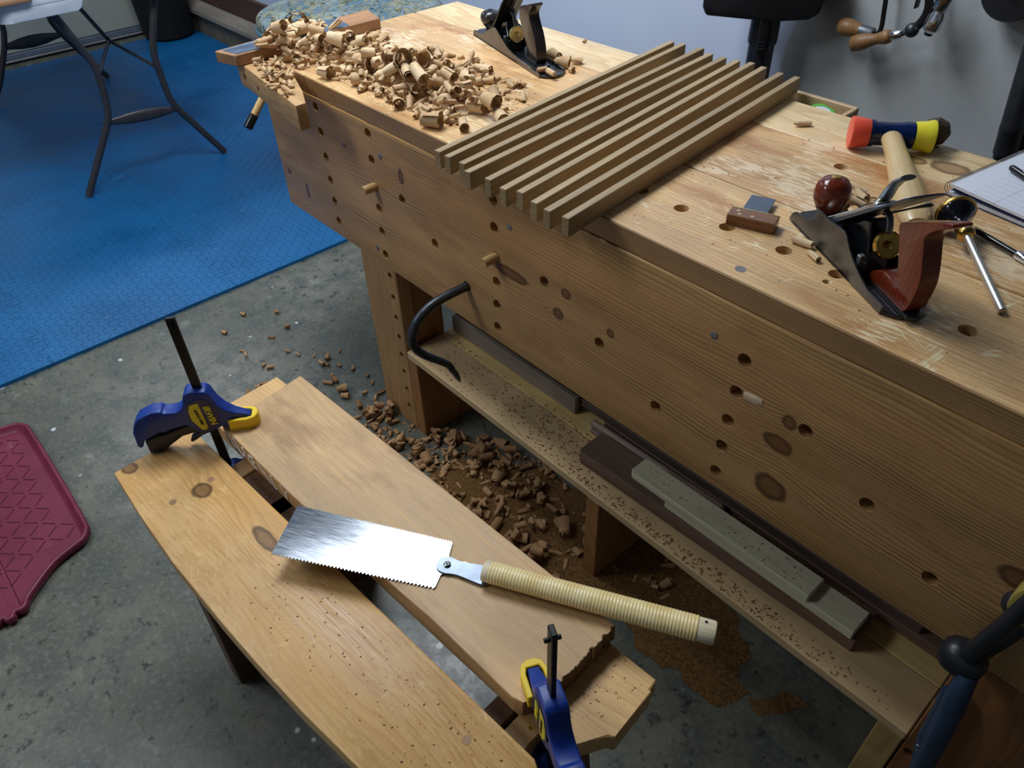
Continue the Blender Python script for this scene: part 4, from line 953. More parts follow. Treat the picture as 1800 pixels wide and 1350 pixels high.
# ------------------------------------------------------------------ try square
a = np.array(at_z(1277, 379, H+.014)[:2]); b = np.array(at_z(1362, 398, H+.014)[:2])
d = (b-a)/np.hypot(*(b-a)); L = np.hypot(*(b-a)); tsq = thing('try_square', 'small try square with brass edged rosewood stock and blued blade', 'square', (a[0], a[1], H), math.atan2(d[1], d[0]))
obj('stock', bbox((0, 0, .0003), (L, .026, .0165), .0012), m_rosestock, tsq)
obj('brass_strip', bbox((0, .0262, .0003), (L, .0282, .0166), .0003), m_brasspale, tsq)
obj('blade', bbox((.012, .010, .0072), (.048, .090, .0086), .0003), m_bluesteel, tsq)
for x, y in ((.016, .008), (.012, .017), (.034, .0085)):
    bm = NB(); lathe(bm, [(.0026, .0160), (.0026, .0169)], 14, Matrix.Translation((x, y, 0))); obj('rivet', bm, m_brasspale, tsq)

# ------------------------------------------------------------------ mushroom handled tool and second tool behind it
tipp = np.array(at_z(1762, 548, H+.0045)); ferr = np.array(at_z(1697, 410, H+.024)); head = np.array(at_z(1681, 378, H+.030))
dv = tipp-ferr; dv /= np.linalg.norm(dv); Lr = np.linalg.norm(tipp-ferr)
t = thing('palm_burnisher', 'palm tool with black mushroom handle, brass ferrule and bright steel rod', 'tool', (ferr[0], ferr[1], H), math.atan2(dv[1], dv[0]))
fl = lambda s: (np.hypot(*dv[:2])*s, 0, float(ferr[2]-H+dv[2]*s))
AX = (np.hypot(*dv[:2]), 0, dv[2])
bm = NB(); lathe(bm, [(.0050, 0), (.0050, Lr-.001), (.0042, Lr)], 18, axis_M(fl(0), AX)); obj('rod', bm, m_steel, t)
bm = NB(); lathe(bm, [(.0100, -.013), (.0104, -.010), (.0092, -.006), (.0112, -.003), (.0116, .003), (.0095, .007), (.0060, .009)], 24, axis_M(fl(0), AX)); obj('ferrule', bm, m_brass, t)
bm = NB(); lathe(bm, [(.006, -.058), (.019, -.054), (.0245, -.047), (.0250, -.044), (.0215, -.037), (.0130, -.029), (.0085, -.022), (.0090, -.017), (.0105, -.0135)], 30, axis_M(fl(0), AX)); hd = obj('handle', bm, m_blackenam, t, smooth=60)
bm = NB(); lathe(bm, [(.0248, -.0500), (.0262, -.0475), (.0262, -.0445), (.0250, -.0425)], 30, axis_M(fl(0), AX)); obj('brass_rim', bm, m_brass, hd)
a = np.array(at_z(1712, 404, H+.0055)); b = np.array(at_z(1800, 456, H+.0055)); d = b-a; L = np.linalg.norm(d); d /= L
t = thing('scribing_tool', 'slim black shafted tool with a silver ferrule beside the notebook', 'tool', (a[0], a[1], H), math.atan2(d[1], d[0]))
bm = NB(); lathe(bm, [(.0034, 0), (.0040, .01), (.0042, L-.012)], 16, axis_M((0, 0, .0064), (1, 0, 0))); obj('shaft', bm, m_blackenam, t)
bm = NB(); lathe(bm, [(.0054, L-.012), (.0062, L-.010), (.0062, L+.008), (.0054, L+.010)], 20, axis_M((0, 0, .0064), (1, 0, 0))); obj('ferrule', bm, m_chrome, t)
bm = NB(); lathe(bm, [(.0052, L+.010), (.0075, L+.03), (.0075, L+.09), (.004, L+.10)], 20, axis_M((0, 0, .0080), (1, 0, 0))); obj('handle', bm, m_darkwood, t)

# ------------------------------------------------------------------ notebook and pen
c0 = np.array(at_z(1672, 322, H+.020)[:2]); c1 = np.array(at_z(1800, 266, H+.022)[:2]); c2 = np.array(at_z(1800, 385, H+.012)[:2])
ex = c1-c0; ex /= np.hypot(*ex); ey = np.array([ex[1], -ex[0]])
if (c2-c0)@ey < 0: ey = -ey
nb = thing('notebook', 'spiral bound sketch notebook lying open at a ruled page', 'notebook', (c0[0], c0[1], H), math.atan2(ey[1], ey[0]))
# local x runs down the page (away from the wire), local y along the wire
sgn = 1 if np.array([-ey[1], ey[0]])@ex > 0 else -1
PW, PL = .215, .27
def sheet(z0, z1, z0b, z1b, x0, xl, m, nm):
    bm = NB(); vs = box(bm, (x0, 0, z0), (xl, PW*sgn, z1))
    for v in vs:
        if v.co.x > (x0+xl)/2: v.co.z = z0b if abs(v.co.z-z0) < 1e-6 else z1b
    return obj(nm, bm, m, nb, smooth=0)
sheet(.0005, .0022, .0005, .0022, -.002, PL, m_cover, 'back_cover')
sheet(.0024, .0072, .0024, .0060, .0, PL, plain('page edges', lin(196, 200, 210), .8), 'page_block')
sheet(.0110, .0118, .0062, .0069, .004, PL, m_cover, 'divider')
sheet(.0150, .0196, .0070, .0105, .0, PL, m_paper, 'top_page')
bm = NB()
for k in range(34):
    y = sgn*(.006+k*.0060); ct = (-.0015, y, .0105)
    ring = [(ct[0]+.0095*math.cos(a_), y+.0012*sgn*(a_/6.3), ct[2]+.0095*math.sin(a_)) for a_ in np.linspace(-.6, 5.2, 14)]
    tube(bm, ring, .00055, 5)
o = obj('wire_binding', bm, m_wire, nb); o['kind'] = 'stuff'
pen0 = np.array(at_z(1781, 298, H+.024)[:2]); pen1 = np.array(at_z(1802, 311, H+.0235)[:2]); d = (pen1-pen0)/np.hypot(*(pen1-pen0))
pen = thing('pen', 'black capped fineliner pen resting on the open notebook page', 'pen', (pen0[0], pen0[1], H+.0195), math.atan2(d[1], d[0]))
bm = NB(); lathe(bm, [(.0030, -.006), (.0046, -.004), (.0050, 0), (.0052, .05)], 18, axis_M((0, 0, .0055), (1, 0, -.05))); obj('cap', bm, m_cap, pen)
bm = NB(); lathe(bm, [(.0044, .0502), (.0044, .12), (.003, .125)], 18, axis_M((0, 0, .0055), (1, 0, -.05))); obj('barrel', bm, m_blackpl, pen)
bm = NB(); box(bm, (.018, -.0012, .0099), (.034, .0010, .0103)); obj('cap_print', bm, m_whiteline, pen)

# ------------------------------------------------------------------ along the wall behind the bench
VY = 1.10
vc = at_y(1342, 60, VY)
vz = at_y(1346, 42, VY)[2]
t = thing('vacuum_wand', 'black vacuum floor nozzle on its tube standing upside down against the wall', 'vacuum', (vc[0], VY, 0), math.radians(30))
bm = NB(); lathe(bm, [(.0330, .0), (.0330, vz-.04)], 28); wt = obj('tube', bm, m_tubebl, t)
for k in range(4):
    a_ = -PI/2+(-.75+.5*k); bm = NB(); box(bm, (.0325*math.cos(a_)-.0012, .0325*math.sin(a_)-.0012, .0), (.0325*math.cos(a_)+.0016, .0325*math.sin(a_)+.0012, vz-.06)); obj('rib', bm, m_tubebl, wt)
bm = NB(); lathe(bm, [(.0365, vz-.045), (.0375, vz-.035), (.0355, vz+.05), (.040, vz+.14), (.030, vz+.16)], 28); obj('socket', bm, m_blackpl, t)
bm = bbox((-.012, -.046, vz-.060), (.012, -.034, vz+.020), .004, 2); lt = obj('latch', bm, m_blackpl, t)
for k in range(3):
    obj('latch_ridge', bbox((-.0095, -.0475, vz-.050+k*.008), (.0095, -.0455, vz-.047+k*.008), .0005), m_tubebl, lt)
zb = at_y(1310, 30, VY-.055)[2]+.004
bm = NB(); prism(bm, [(-.158, zb+.02), (-.148, zb), (-.03, zb-.004), (.03, zb-.004), (.100, zb+.004), (.122, zb+.018), (.140, zb+.10), (.142, zb+.115), (-.160, zb+.115)], -.062, .055, SIDE); bev(bm, .008, 3); obj('nozzle_head', bm, m_blackpl, t)
obj('nozzle_edge', bbox((-.163, -.066, zb+.108), (.146, .058, zb+.125), .004), m_tubebl, t)

def long_tube(label, p0, p1, r):
    p0 = np.array(p0); p1 = np.array(p1); d = (p1-p0)/np.linalg.norm(p1-p0)
    t = thing('vacuum_tube', label, 'tube', tuple(p0), 0, 'black tubes hung on the wall')
    L = np.linalg.norm(p1-p0)
    bm = NB(); lathe(bm, [(r*.94, .0), (r, .002), (r, .05), (r*1.03, .052), (r*1.03, .062), (r, .064), (r, L)], 24, axis_M((0, 0, 0), d)); obj('barrel', bm, m_blackpl, t)
    bm = NB(); lathe(bm, [(r*.80, -.012), (r*.88, -.010), (r*.90, .0)], 24, axis_M((0, 0, 0), d)); obj('end_ring', bm, m_cap, t)
p0 = at_y(1766, 270, 1.12); p1 = at_y(1805, 140, 1.12); v_ = p1-p0
long_tube('black round tube hung on the grey wall, lower end nearest the mallet', p0, p0+v_*4.2, .0245)
p0 = at_y(1800, 252, 1.180); long_tube('second black tube hung on the grey wall, behind the first', p0, p0+v_*4.2, .0245)

# brace with wooden grip, and the folding handled drawknife-like driver beside it
WY = 1.165
Q = lambda x, y, dy=0.0: tuple(at_y(x, y, WY+dy))
base = Q(1520, 60)
t = thing('hand_brace', 'bent steel brace with a worn wooden grip hanging on the grey wall', 'brace', (base[0], WY, base[2]))
bm = NB(); tube(bm, catmull([Q(1534, 62), Q(1545, 57), Q(1550, 45), Q(1554, 20), Q(1558, -10), Q(1560, -60), Q(1553, -110), Q(1535, -150)], 4, False), .0055, 12); obj('crank', bm, m_steelbar, t, True)
a, b = np.array(Q(1479, 45)), np.array(Q(1512, 53)); c = np.array(Q(1535, 60))
d = b-a; L = np.linalg.norm(d)
bm = NB(); lathe(bm, [(.004, -.008), (.0145, -.004), (.0195, .004), (.0205, .016), (.0185, .032), (.0150, L*.8), (.0135, L)], 22, axis_M(a, d)); obj('grip', bm, m_oldhandle, t, True)
d2 = c-b; bm = NB(); lathe(bm, [(.0138, 0), (.0140, np.linalg.norm(d2)*.9), (.0125, np.linalg.norm(d2))], 22, axis_M(b, d2)); obj('ferrule', bm, m_grey, t, True)
base = Q(1600, 50)
t = thing('ratchet_driver', 'jointed steel tool with turned wooden handle and bright chuck on the wall', 'tool', (base[0], WY, base[2]))
a, b = np.array(Q(1499, 77, -.02)), np.array(Q(1567, 63, -.02)); d = b-a; L = np.linalg.norm(d)
bm = NB(); lathe(bm, [(.010, -.003), (.0175, .0), (.0195, .012), (.0185, .028), (.0125, L*.58), (.0125, L*.66), (.0165, L*.86), (.0150, L*.95), (.0120, L)], 24, axis_M(a, d)); obj('handle', bm, m_oldhandle, t, True, smooth=60)
c = b+d/L*.026; bm = NB(); lathe(bm, [(.0110, 0), (.0115, .004), (.0100, .022), (.008, .026)], 20, axis_M(b, d)); obj('ferrule', bm, m_chrome, t, True)
J = np.array(Q(1605, 52, -.02))
bm = NB(); tube(bm, [tuple(c-d/L*.006), tuple((c+J)/2+np.array([0, 0, .002])), tuple(J)], [.006, .0085, .010], 12, flat=.5, upv=(0, 1, 0)); obj('arm', bm, m_grey, t, True)
bm = NB(); grid_sphere(bm, J+np.array([0, -.006, 0]), .016, .014, .016, 1.0, 20, 12); obj('joint', bm, m_iron, t, True)
bm = NB(); tube(bm, catmull([tuple(J), Q(1622, 36, -.02), Q(1632, 15, -.02), Q(1634, -15, -.02), Q(1634, -60, -.02)], 4, False), [.010]*13+[.013]*4, 12, flat=.55, upv=(0, 1, 0)); obj('frame', bm, m_steelbar, t, True)
k0, k1 = Q(1608, 14, -.02), Q(1628, -40, -.02)
obj('guide_plate', bbox((k0[0], WY-.028, k0[2]), (k1[0], WY-.010, k1[2]), .001), m_steelbar, t, True)
a, b = np.array(Q(1634, 55, -.03)), np.array(Q(1672, -22, -.03)); d = b-a; L = np.linalg.norm(d)
bm = NB(); lathe(bm, [(.006, -.006), (.013, .0), (.0185, .006), (.0185, .034), (.0155, .040), (.0150, .046), (.0178, .050), (.0178, .078), (.0100, .082), (.0100, L)], 26, axis_M(a, d)); obj('chuck', bm, m_chrome, t, True)
bm = NB(); lathe(bm, [(.0008, -.010), (.0090, -.008), (.0100, .0)], 16, axis_M(a, d)); obj('chuck_jaw', bm, m_iron, t, True)
q = Q(1788, -22)
t = thing('round_lid', 'black round disc hung high on the grey wall', 'disc', tuple(q))
bm = NB(); lathe(bm, [(.060, -.02), (.064, -.015), (.064, .015), (.060, .02), (.03, .021)], 32, axis_M((0, 0, 0), (0, -1, 0))); obj('disc', bm, m_blackpl, t)
bm = NB(); lathe(bm, [(.012, .020), (.012, .03), (.009, .032)], 18, axis_M((0, 0, 0), (0, -1, 0))); obj('hub', bm, m_tubebl, t)

# ------------------------------------------------------------------ folding table
TZ, TS = .752, .690
E_ = at_z(75, 32, TS); XE = float(E_[0]); yl, yr = -.235, .475
tb = thing('folding_table', 'white plastic folding table with dark tubular legs on the blue mat', 'table', (XE-.6, .12, 0.012))
TL = 1.75
def rrect(x0, y0, x1, y1, r, n_=5):
    out = []
    for cx, cy_, a0 in ((x1-r, y1-r, 0), (x0+r, y1-r, PI/2), (x0+r, y0+r, PI), (x1-r, y0+r, 1.5*PI)):
        for k in range(n_+1): out.append((cx+r*math.cos(a0+PI/2*k/n_), cy_+r*math.sin(a0+PI/2*k/n_)))
    return out
bm = NB(); prism(bm, rrect(XE-TL, yl, XE, yr, .06), TZ-.022, TZ); bev(bm, .004, 2); obj('table_top', bm, m_white, tb, True)
bm = NB()
sk = [(yl+.045, TZ-.021), (yl+.045, TS+.004), (yl+.05, TS), (yl+.262, TS), (yl+.275, TS+.006), (yl+.290, TS+.030), (yl+.300, TS+.034), (yr-.300, TS+.034), (yr-.290, TS+.030), (yr-.275, TS+.006), (yr-.262, TS), (yr-.05, TS), (yr-.045, TZ-.021)]
for x in (XE-.018, XE-TL+.002):
    bmk = NB(); prism(bmk, sk, x, x+.016, lambda a, b, tt: (tt, a, b)); bev(bmk, .003, 2)
    obj('end_skirt', bmk, m_white, tb, True)
for y in (yl+.002, yr-.018):
    obj('side_skirt', bbox((XE-TL+.055, y, TS), (XE-.055, y+.016, TZ-.0215), .003), m_white, tb, True)
for sx, sy_ in ((XE-.055, yl+.055), (XE-.055, yr-.055), (XE-TL+.055, yl+.055), (XE-TL+.055, yr-.055)):
    bmk = NB(); a0 = math.atan2(1 if sy_ > 0 else -1, 1 if sx > XE-.6 else -1)
    pts = [(sx+.0525*math.cos(a0-PI/4+PI/2*k/6), sy_+.0525*math.sin(a0-PI/4+PI/2*k/6)) for k in range(7)]
    inn = [(sx+.038*math.cos(a0-PI/4+PI/2*k/6), sy_+.038*math.sin(a0-PI/4+PI/2*k/6)) for k in range(6, -1, -1)]
    prism(bmk, pts+inn, TS, TZ-.0215); obj('corner_skirt', bmk, m_white, tb, True)
FXA = -1.545
T3 = lambda L, X: [tuple(at_x(x, y, X)) for x, y in L]
def legtube(pix, X, r=.0125, top=None):
    P = T3(pix, X); P[0] = (P[0][0], P[0][1], .0205)
    if top: P.append((X-.01, top, TZ-.03))
    Q2 = [P[0]]
    for a_, b_, c_ in zip(P, P[1:], P[2:]):
        a_, b_, c_ = np.array(a_), np.array(b_), np.array(c_)
        u1 = a_-b_; u2 = c_-b_; g = min(.05, .4*np.linalg.norm(u1), .4*np.linalg.norm(u2))
        q1 = b_+u1/np.linalg.norm(u1)*g; q2 = b_+u2/np.linalg.norm(u2)*g
        for s in (0, .33, .67, 1): Q2.append(tuple((1-s)**2*q1+2*s*(1-s)*b_+s*s*q2))
    Q2.append(P[-1])
    bm = NB(); tube(bm, Q2, r, 12); return obj('leg', bm, m_tube, tb, True)
legtube([(160, 352), (193, 203), (170, 118), (96, 28)], FXA, .0135)
legtube([(398, 278), (300, 180), (268, 92), (271, -10), (269, -60)], FXA, .0135)
a, b = at_x(190, 216, FXA), at_x(314, 190, FXA)
bm = NB(); tube(bm, [tuple(a*(1-s)+b*s) for s in (0, .1, .3, .5, .7, .9, 1)], [.010, .013, .021, .024, .021, .013, .010], 10, flat=.35, upv=(1, 0, 0)); obj('cross_brace', bm, m_tube, tb, True)
qb = at_z(191, 138, .0125); FXB = float(qb[0])
legtube([(191, 138), (110, 62), (86, 34), (84, 8)], FXB, .0135)
legtube([(-6, 200), (0, 150), (5, 110), (8, 82), (7, 55), (2, 40), (-8, 20)], FXB, .0135)
a, b = at_x(6, 84, FXB), at_x(106, 61, FXB)
bm = NB(); tube(bm, [tuple(a*(1-s)+b*s) for s in (0, .1, .3, .5, .7, .9, 1)], [.012, .016, .026, .030, .026, .016, .012], 10, flat=.35, upv=(1, 0, 0)); obj('cross_brace', bm, m_tube, tb, True)
# folding stay from the frame up to the middle of the top
jx = FXA-.42
J = at_x(191, 71, jx)
for p in (at_x(270, 115, FXA), at_x(172, 138, FXA)):
    bm = NB(); tube(bm, [tuple(J), tuple(p)], .007, 10); obj('stay', bm, m_tube, tb, True)
U_ = at_x(140, 14, jx-.25)
bm = NB(); tube(bm, [tuple(J), (float(U_[0]), float(U_[1]), float(min(U_[2], TZ-.025)))], .0095, 10); obj('stay', bm, m_tube, tb, True)
bm = NB(); lathe(bm, [(.014, -.006), (.014, .006), (.010, .006), (.010, -.006), (.014, -.006)], 18, axis_M(J, (0, 1, .3)), False); obj('stay_ring', bm, m_steelbar, tb, True)
q = at_z(12, 2, TZ+.012)
bm = NB(); prism(bm, [(q[0]-.25, q[1]-.22), (q[0]+.010, q[1]-.22), (q[0]+.012, q[1]+.070), (q[0]-.02, q[1]+.085), (q[0]-.25, q[1]+.085)], 0, .012); bev(bm, .001)
for v in bm.verts: v.co.x -= q[0]; v.co.y -= q[1]
o = obj('plywood_offcut', bm, m_plyboard, loc=(q[0], q[1], TZ+.0005)); prop(o, 'brown plywood offcut lying on the white folding table', 'board')

# ------------------------------------------------------------------ black bin, upholstered stool
q = at_z(327, 69, .0)
bn = thing('waste_bin', 'tall black bin standing on the floor beside the timber sill', 'bin', (float(q[0])-.11, float(q[1])-.05, .0125))
bm = NB(); lathe(bm, [(.125, 0), (.145, .012), (.151, .12), (.172, .62), (.177, .64), (.169, .642), (.146, .12), (.02, .10)], 36, None, True); obj('bin_body', bm, m_blackmat, bn)
bm = NB(); lathe(bm, [(.176, .61), (.182, .615), (.182, .645), (.176, .65), (.170, .645)], 36, None, False); obj('rim', bm, m_blackpl, bn)
for k in range(10):
    a_ = 2*PI*k/10; bm = NB(); tube(bm, [(.146*math.cos(a_), .146*math.sin(a_), .02), (.171*math.cos(a_), .171*math.sin(a_), .6)], .004, 6); obj('rib', bm, m_blackmat, bn)
CZ = .64
cx_, cy2 = -.84, .755
ch = thing('stool', 'stool with a blue green marbled cushion behind the far bench end', 'stool', (cx_, cy2, .0125), math.radians(8))
bm = NB(); grid_sphere(bm, (0, 0, CZ-.012), 0.29, .30, .062, .62, 40, 18); obj('cushion', bm, m_fabric, ch, smooth=60)
ring = [(0.292*math.copysign(abs(math.cos(a_))**.62, math.cos(a_)), 0.302*math.copysign(abs(math.sin(a_))**.62, math.sin(a_)), CZ-.030) for a_ in np.linspace(0, 2*PI, 49)]
bm = NB(); tube(bm, ring, .007, 8); obj('piping', bm, m_piping, ch)
bm = bbox((-.24, -.28, CZ-.105), (.24, .28, CZ-.0735), .01, 2); obj('seat_frame', bm, m_blackmat, ch)
for sx in (-1, 1):
    for s2 in (-1, 1):
        bm = NB(); tube(bm, [(sx*.10, s2*.10+.04, CZ-.106), (sx*.13, s2*.12+.06, .004)], .014, 10); obj('leg', bm, m_steelbar, ch)
p_ = at_y(512, 4, 1.13)
bm = NB(); box(bm, (-.012, -.012, 0), (.012, .012, 1.0)); bev(bm, .003)
o = obj('wall_post', bm, m_blackmat, loc=(float(p_[0]), 1.165, .195)); prop(o, 'black upright post standing on the sill behind the marbled cushion', 'post')

# ------------------------------------------------------------------ boot tray on the concrete
tx0, ty0 = -.03, -.985
bt = thing('boot_tray', 'crimson rubber boot tray with raised rim and diamond ribs on the concrete', 'tray', (tx0, ty0, 0))
half = [(.0, .215), (.21, .213), (.245, .207), (.268, .190), (.276, .165), (.290, .120), (.315, .085), (.345, .050), (.352, .044), (.366, .036), (.372, .022), (.366, .014), (.376, .010), (.380, 0.0)]
qd = half+[(x, -y) for x, y in half[::-1][1:]]
out = qd+[(-x, -y) for x, y in qd[1:-1]]
out = catmull(out, 3)
def off(P, g): return shrink(P, g)
# orientation: make counter clockwise
ar = sum(P[0]*Q_[1]-Q_[0]*P[1] for P, Q_ in zip(out, out[1:]+out[:1]))
if ar < 0: out = out[::-1]
inn = shrink(out, .016)
bm = NB(); prism(bm, shrink(out, .010), .001, .005); obj('base', bm, m_tray, bt)
bm = NB()
loops = [(0.004, .0005), (0.0, .012), (.001, .021), (.005, .024), (.009, .0235), (.012, .020), (.019, .0062), (.024, .0050)]
rings = []
for g, z in loops: rings.append([bm.verts.new((x, y, z)) for x, y in shrink(out, g)])
for a, b in zip(rings, rings[1:]):
    for k in range(len(a)): bm.faces.new((a[k], a[(k+1) % len(a)], b[(k+1) % len(a)], b[k]))
obj('rim', bm, m_tray, bt, smooth=60)
def inside(p):
    x, y = abs(p[0]), abs(p[1])
    return (x < .245 and y < .186) or (x < .30 and y < .07+.0*(x))
d1 = np.array([math.cos(math.radians(44.5)), math.sin(math.radians(44.5))]); d2 = np.array([math.cos(math.radians(130)), math.sin(math.radians(130))])
pt = .045/abs(d1[0]*d2[1]-d1[1]*d2[0])
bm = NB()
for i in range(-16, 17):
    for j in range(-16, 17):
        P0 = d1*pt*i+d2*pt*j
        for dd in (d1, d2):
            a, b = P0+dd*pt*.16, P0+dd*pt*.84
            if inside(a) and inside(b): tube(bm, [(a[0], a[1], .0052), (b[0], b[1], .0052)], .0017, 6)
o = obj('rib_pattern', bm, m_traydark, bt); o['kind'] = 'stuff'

# ------------------------------------------------------------------ blue handled clamp hung on the near leg
def cpt(x, y, dy): return tuple(at_y(x, y, dy))
base = cpt(1690, 1160, -.05)
cl = thing('hand_clamp', 'black hand clamp with blue padded grips and yellow pad on the near bench leg', 'clamp', (base[0], -.05, base[2]))
gr = [cpt(1702, 1185, -.062), cpt(1688, 1215, -.070), cpt(1672, 1248, -.075), cpt(1655, 1282, -.075), cpt(1636, 1318, -.070), cpt(1618, 1352, -.062), cpt(1600, 1390, -.052)]
bm = NB(); tube(bm, gr, [.0115, .0130, .0138, .0140, .0138, .0132, .0120], 18); g1 = obj('grip', bm, m_bluehandle, cl, True, smooth=60)
g2p = [cpt(1668, 1215, -.028), cpt(1652, 1255, -.030), cpt(1630, 1296, -.032), cpt(1620, 1330, -.032), cpt(1610, 1380, -.030)]
bm = NB(); tube(bm, g2p, [.009, .011, .012, .012, .012], 14); g2 = obj('grip', bm, m_bluehandle, cl, True, smooth=60)
for k in range(5):
    a = np.array(cpt(1611, 1309+k*9, -.046)); b = np.array(cpt(1628, 1317+k*9, -.050))
    bm = NB(); tube(bm, [tuple(a), tuple(b)], .0005, 6); obj('grip_line', bm, m_whiteline, g2, True)
bm = NB(); grid_sphere(bm, cpt(1692, 1157, -.050), .027, .022, .024, .8, 20, 12); obj('pivot', bm, m_blackpl, cl, True)
arm = [cpt(1696, 1152, -.050), cpt(1718, 1138, -.052), cpt(1742, 1118, -.054), cpt(1770, 1096, -.054), cpt(1800, 1066, -.052), cpt(1830, 1030, -.045)]
bm = NB(); tube(bm, catmull(arm, 3, False), [.016]*3+[.0125]*13, 14, flat=.8); obj('jaw', bm, m_blackpl, cl, True, smooth=60)
arm2 = [cpt(1700, 1166, -.030), cpt(1740, 1140, -.022), cpt(1775, 1120, -.016), cpt(1800, 1100, -.016)]
bm = NB(); tube(bm, arm2, [.010, .009, .008, .009], 12); obj('jaw', bm, m_blackpl, cl, True, smooth=60)
q = np.array(cpt(1842, 1062, -.040))
bm = NB(); prism(bm, catmull([(-.024, -.030), (-.030, .0), (-.020, .022), (.004, .032), (.03, .030), (.034, -.01), (.016, -.036)], 3), -.016, .012, lambda a, b, tt: (q[0]+a, q[1]+tt, q[2]+b)); bev(bm, .004, 2); obj('jaw_pad', bm, m_olive, cl, True)
bm = NB(); grid_sphere(bm, cpt(1785, 1062, -.034), .014, .012, .018, 1, 16, 10); obj('pad_swivel', bm, m_blackpl, cl, True)
# ------------------------------------------------------------------ shavings
def curl_mesh(name, r0, r1, turns, L, cone, wav, seed, ragged=.0):
    rg = random.Random(seed); bm = NB(); ns = int(14*turns)+4; nl = 4
    V = []
    for i in range(ns+1):
        s = i/ns; a = 2*PI*turns*s; row = []
        for j in range(nl+1):
            u = j/nl-.5; r = (r0+(r1-r0)*s)*(1+cone*u*2)+wav*math.sin(a*2.3+u*5)*r1
            x = u*L*(1-.12*s*ragged)+ragged*L*.10*s+(rg.uniform(-1, 1)*ragged*.0016 if j in (0, nl) else 0)
            row.append(bm.verts.new((x, r*math.cos(a), r*math.sin(a))))
        V.append(row)
    for i in range(ns):
        for j in range(nl): bm.faces.new((V[i][j], V[i][j+1], V[i+1][j+1], V[i+1][j]))
    bmesh.ops.recalc_face_normals(bm, faces=bm.faces)
    bmesh.ops.solidify(bm, geom=bm.faces[:], thickness=.00035)
    me = bpy.data.meshes.new(name); bm.to_mesh(me); bm.free()
    for p in me.polygons: p.use_smooth = True
    me.set_sharp_from_angle(angle=math.radians(50))
    return me
# unit: radius about .01, length about .03
KIND = [  # (mesh, outer radius, length)
    (('a', .0040, .0100, 2.4, .034, .05, .02, 1, .6), .0100, .034), (('b', .0060, .0115, 1.8, .028, .12, .03, 2, .8), .0115, .028),
    (('c', .0018, .0060, 2.6, .030, .05, .03, 3, .8), .0060, .030), (('d', .0030, .0075, 2.0, .024, .18, .05, 4, 1.2), .0075, .024),
    (('e', .0080, .0135, 1.5, .036, .22, .05, 5, 1.0), .0135, .036), (('f', .0010, .0042, 2.4, .026, .02, .04, 6, 1.0), .0042, .026),
    (('g', .0050, .0080, 1.3, .018, .25, .12, 7, 1.6), .0080, .018), (('h', .0020, .0072, 3.0, .040, .08, .06, 8, 1.6), .0072, .040)]
def variants(mat, suffix):
    out = []
    for args, r, L in KIND:
        me = curl_mesh('shaving_'+suffix, *args[1:]); me.materials.append(mat); out.append((me, r, L))
    return out
VB, VF = variants(m_shav, 'bench'), variants(m_shavf, 'floor')
class Heap:
    """drops curls one after another on a height field so that they lie on one another"""
    def __init__(s, x0, y0, x1, y1, z, cell=.006):
        s.x0, s.y0, s.c, s.z = x0, y0, cell, z
        s.h = np.full((int((x1-x0)/cell)+2, int((y1-y0)/cell)+2), z, float)
    def idx(s, x, y): return min(max(int((x-s.x0)/s.c), 0), s.h.shape[0]-1), min(max(int((y-s.y0)/s.c), 0), s.h.shape[1]-1)
    def drop(s, x, y, r, L, yaw, sink=.30):
        cs, sn = math.cos(yaw), math.sin(yaw); pts = []
        for u in np.linspace(-.5, .5, 7):
            for v in np.linspace(-.8, .8, 5): pts.append((x+u*L*cs-v*r*sn, y+u*L*sn+v*r*cs, v))
        hs = [s.h[s.idx(a, b)]+r*(1-math.sqrt(max(0, 1-v*v)))*0 for a, b, v in pts]
        top = float(np.percentile(hs, 80)); floor = float(min(hs))
        zc = max(top+r*(1-sink) if top > s.z+.001 else s.z+r*.98, s.z+r*.98)
        ends = [float(np.mean([s.h[s.idx(x+sg*.5*L*cs, y+sg*.5*L*sn)]])) for sg in (-1, 1)]
        pitch = math.atan2(ends[1]-ends[0], L)*.35
        pitch = max(-.5, min(.5, pitch))
        for a, b, v in pts:
            i = s.idx(a, b); s.h[i] = max(s.h[i], zc+r*math.sqrt(max(0, 1-v*v))*.75)
        return zc, pitch
LB1 = 'curled pale oak shaving in the heap at the far end of the workbench'
LF1 = 'brown curled shaving in the drift on the floor under the bench'
def shaving(var, x, y, z, yaw, pitch, scale, label, group, roll=None):
    me = var[0]; o = bpy.data.objects.new('wood_shaving', me); COL.objects.link(o)
    o.location = (x, y, z); o.rotation_euler = (roll if roll is not None else random.uniform(0, 6.28), -pitch, yaw); o.scale = (scale,)*3
    if label == LB1:
        part = 0 if x < .19 else 1 if x < .40 else 2
        label = ('curled oak shaving in the end of the bench heap beside the plywood strip', 'curled oak shaving in the middle of the heap on the bench', 'curled oak shaving in the end of the bench heap toward the slats')[part]
        group = ('shavings heaped by the plywood strip', 'shavings in the middle of the bench heap', 'shavings heaped toward the slats')[part]
    elif label == LF1:
        part = 0 if x < .52 else 1 if x < .82 else 2
        label = ('brown curled shaving on the floor at the foot of the far bench leg', 'brown curled shaving in the thick of the drift under the bench', 'brown curled shaving on the sawdust near the middle shelf support')[part]
        group = ('shavings at the foot of the far leg', 'shavings in the middle of the floor drift', 'shavings near the middle support')[part]
    prop(o, label, 'shaving', group); return o
def inpoly(x, y, P):
    c = False; n_ = len(P)
    for i in range(n_):
        (x1, y1), (x2, y2) = P[i], P[i-1]
        if (y1 > y) != (y2 > y) and x < (x2-x1)*(y-y1)/(y2-y1)+x1: c = not c
    return c
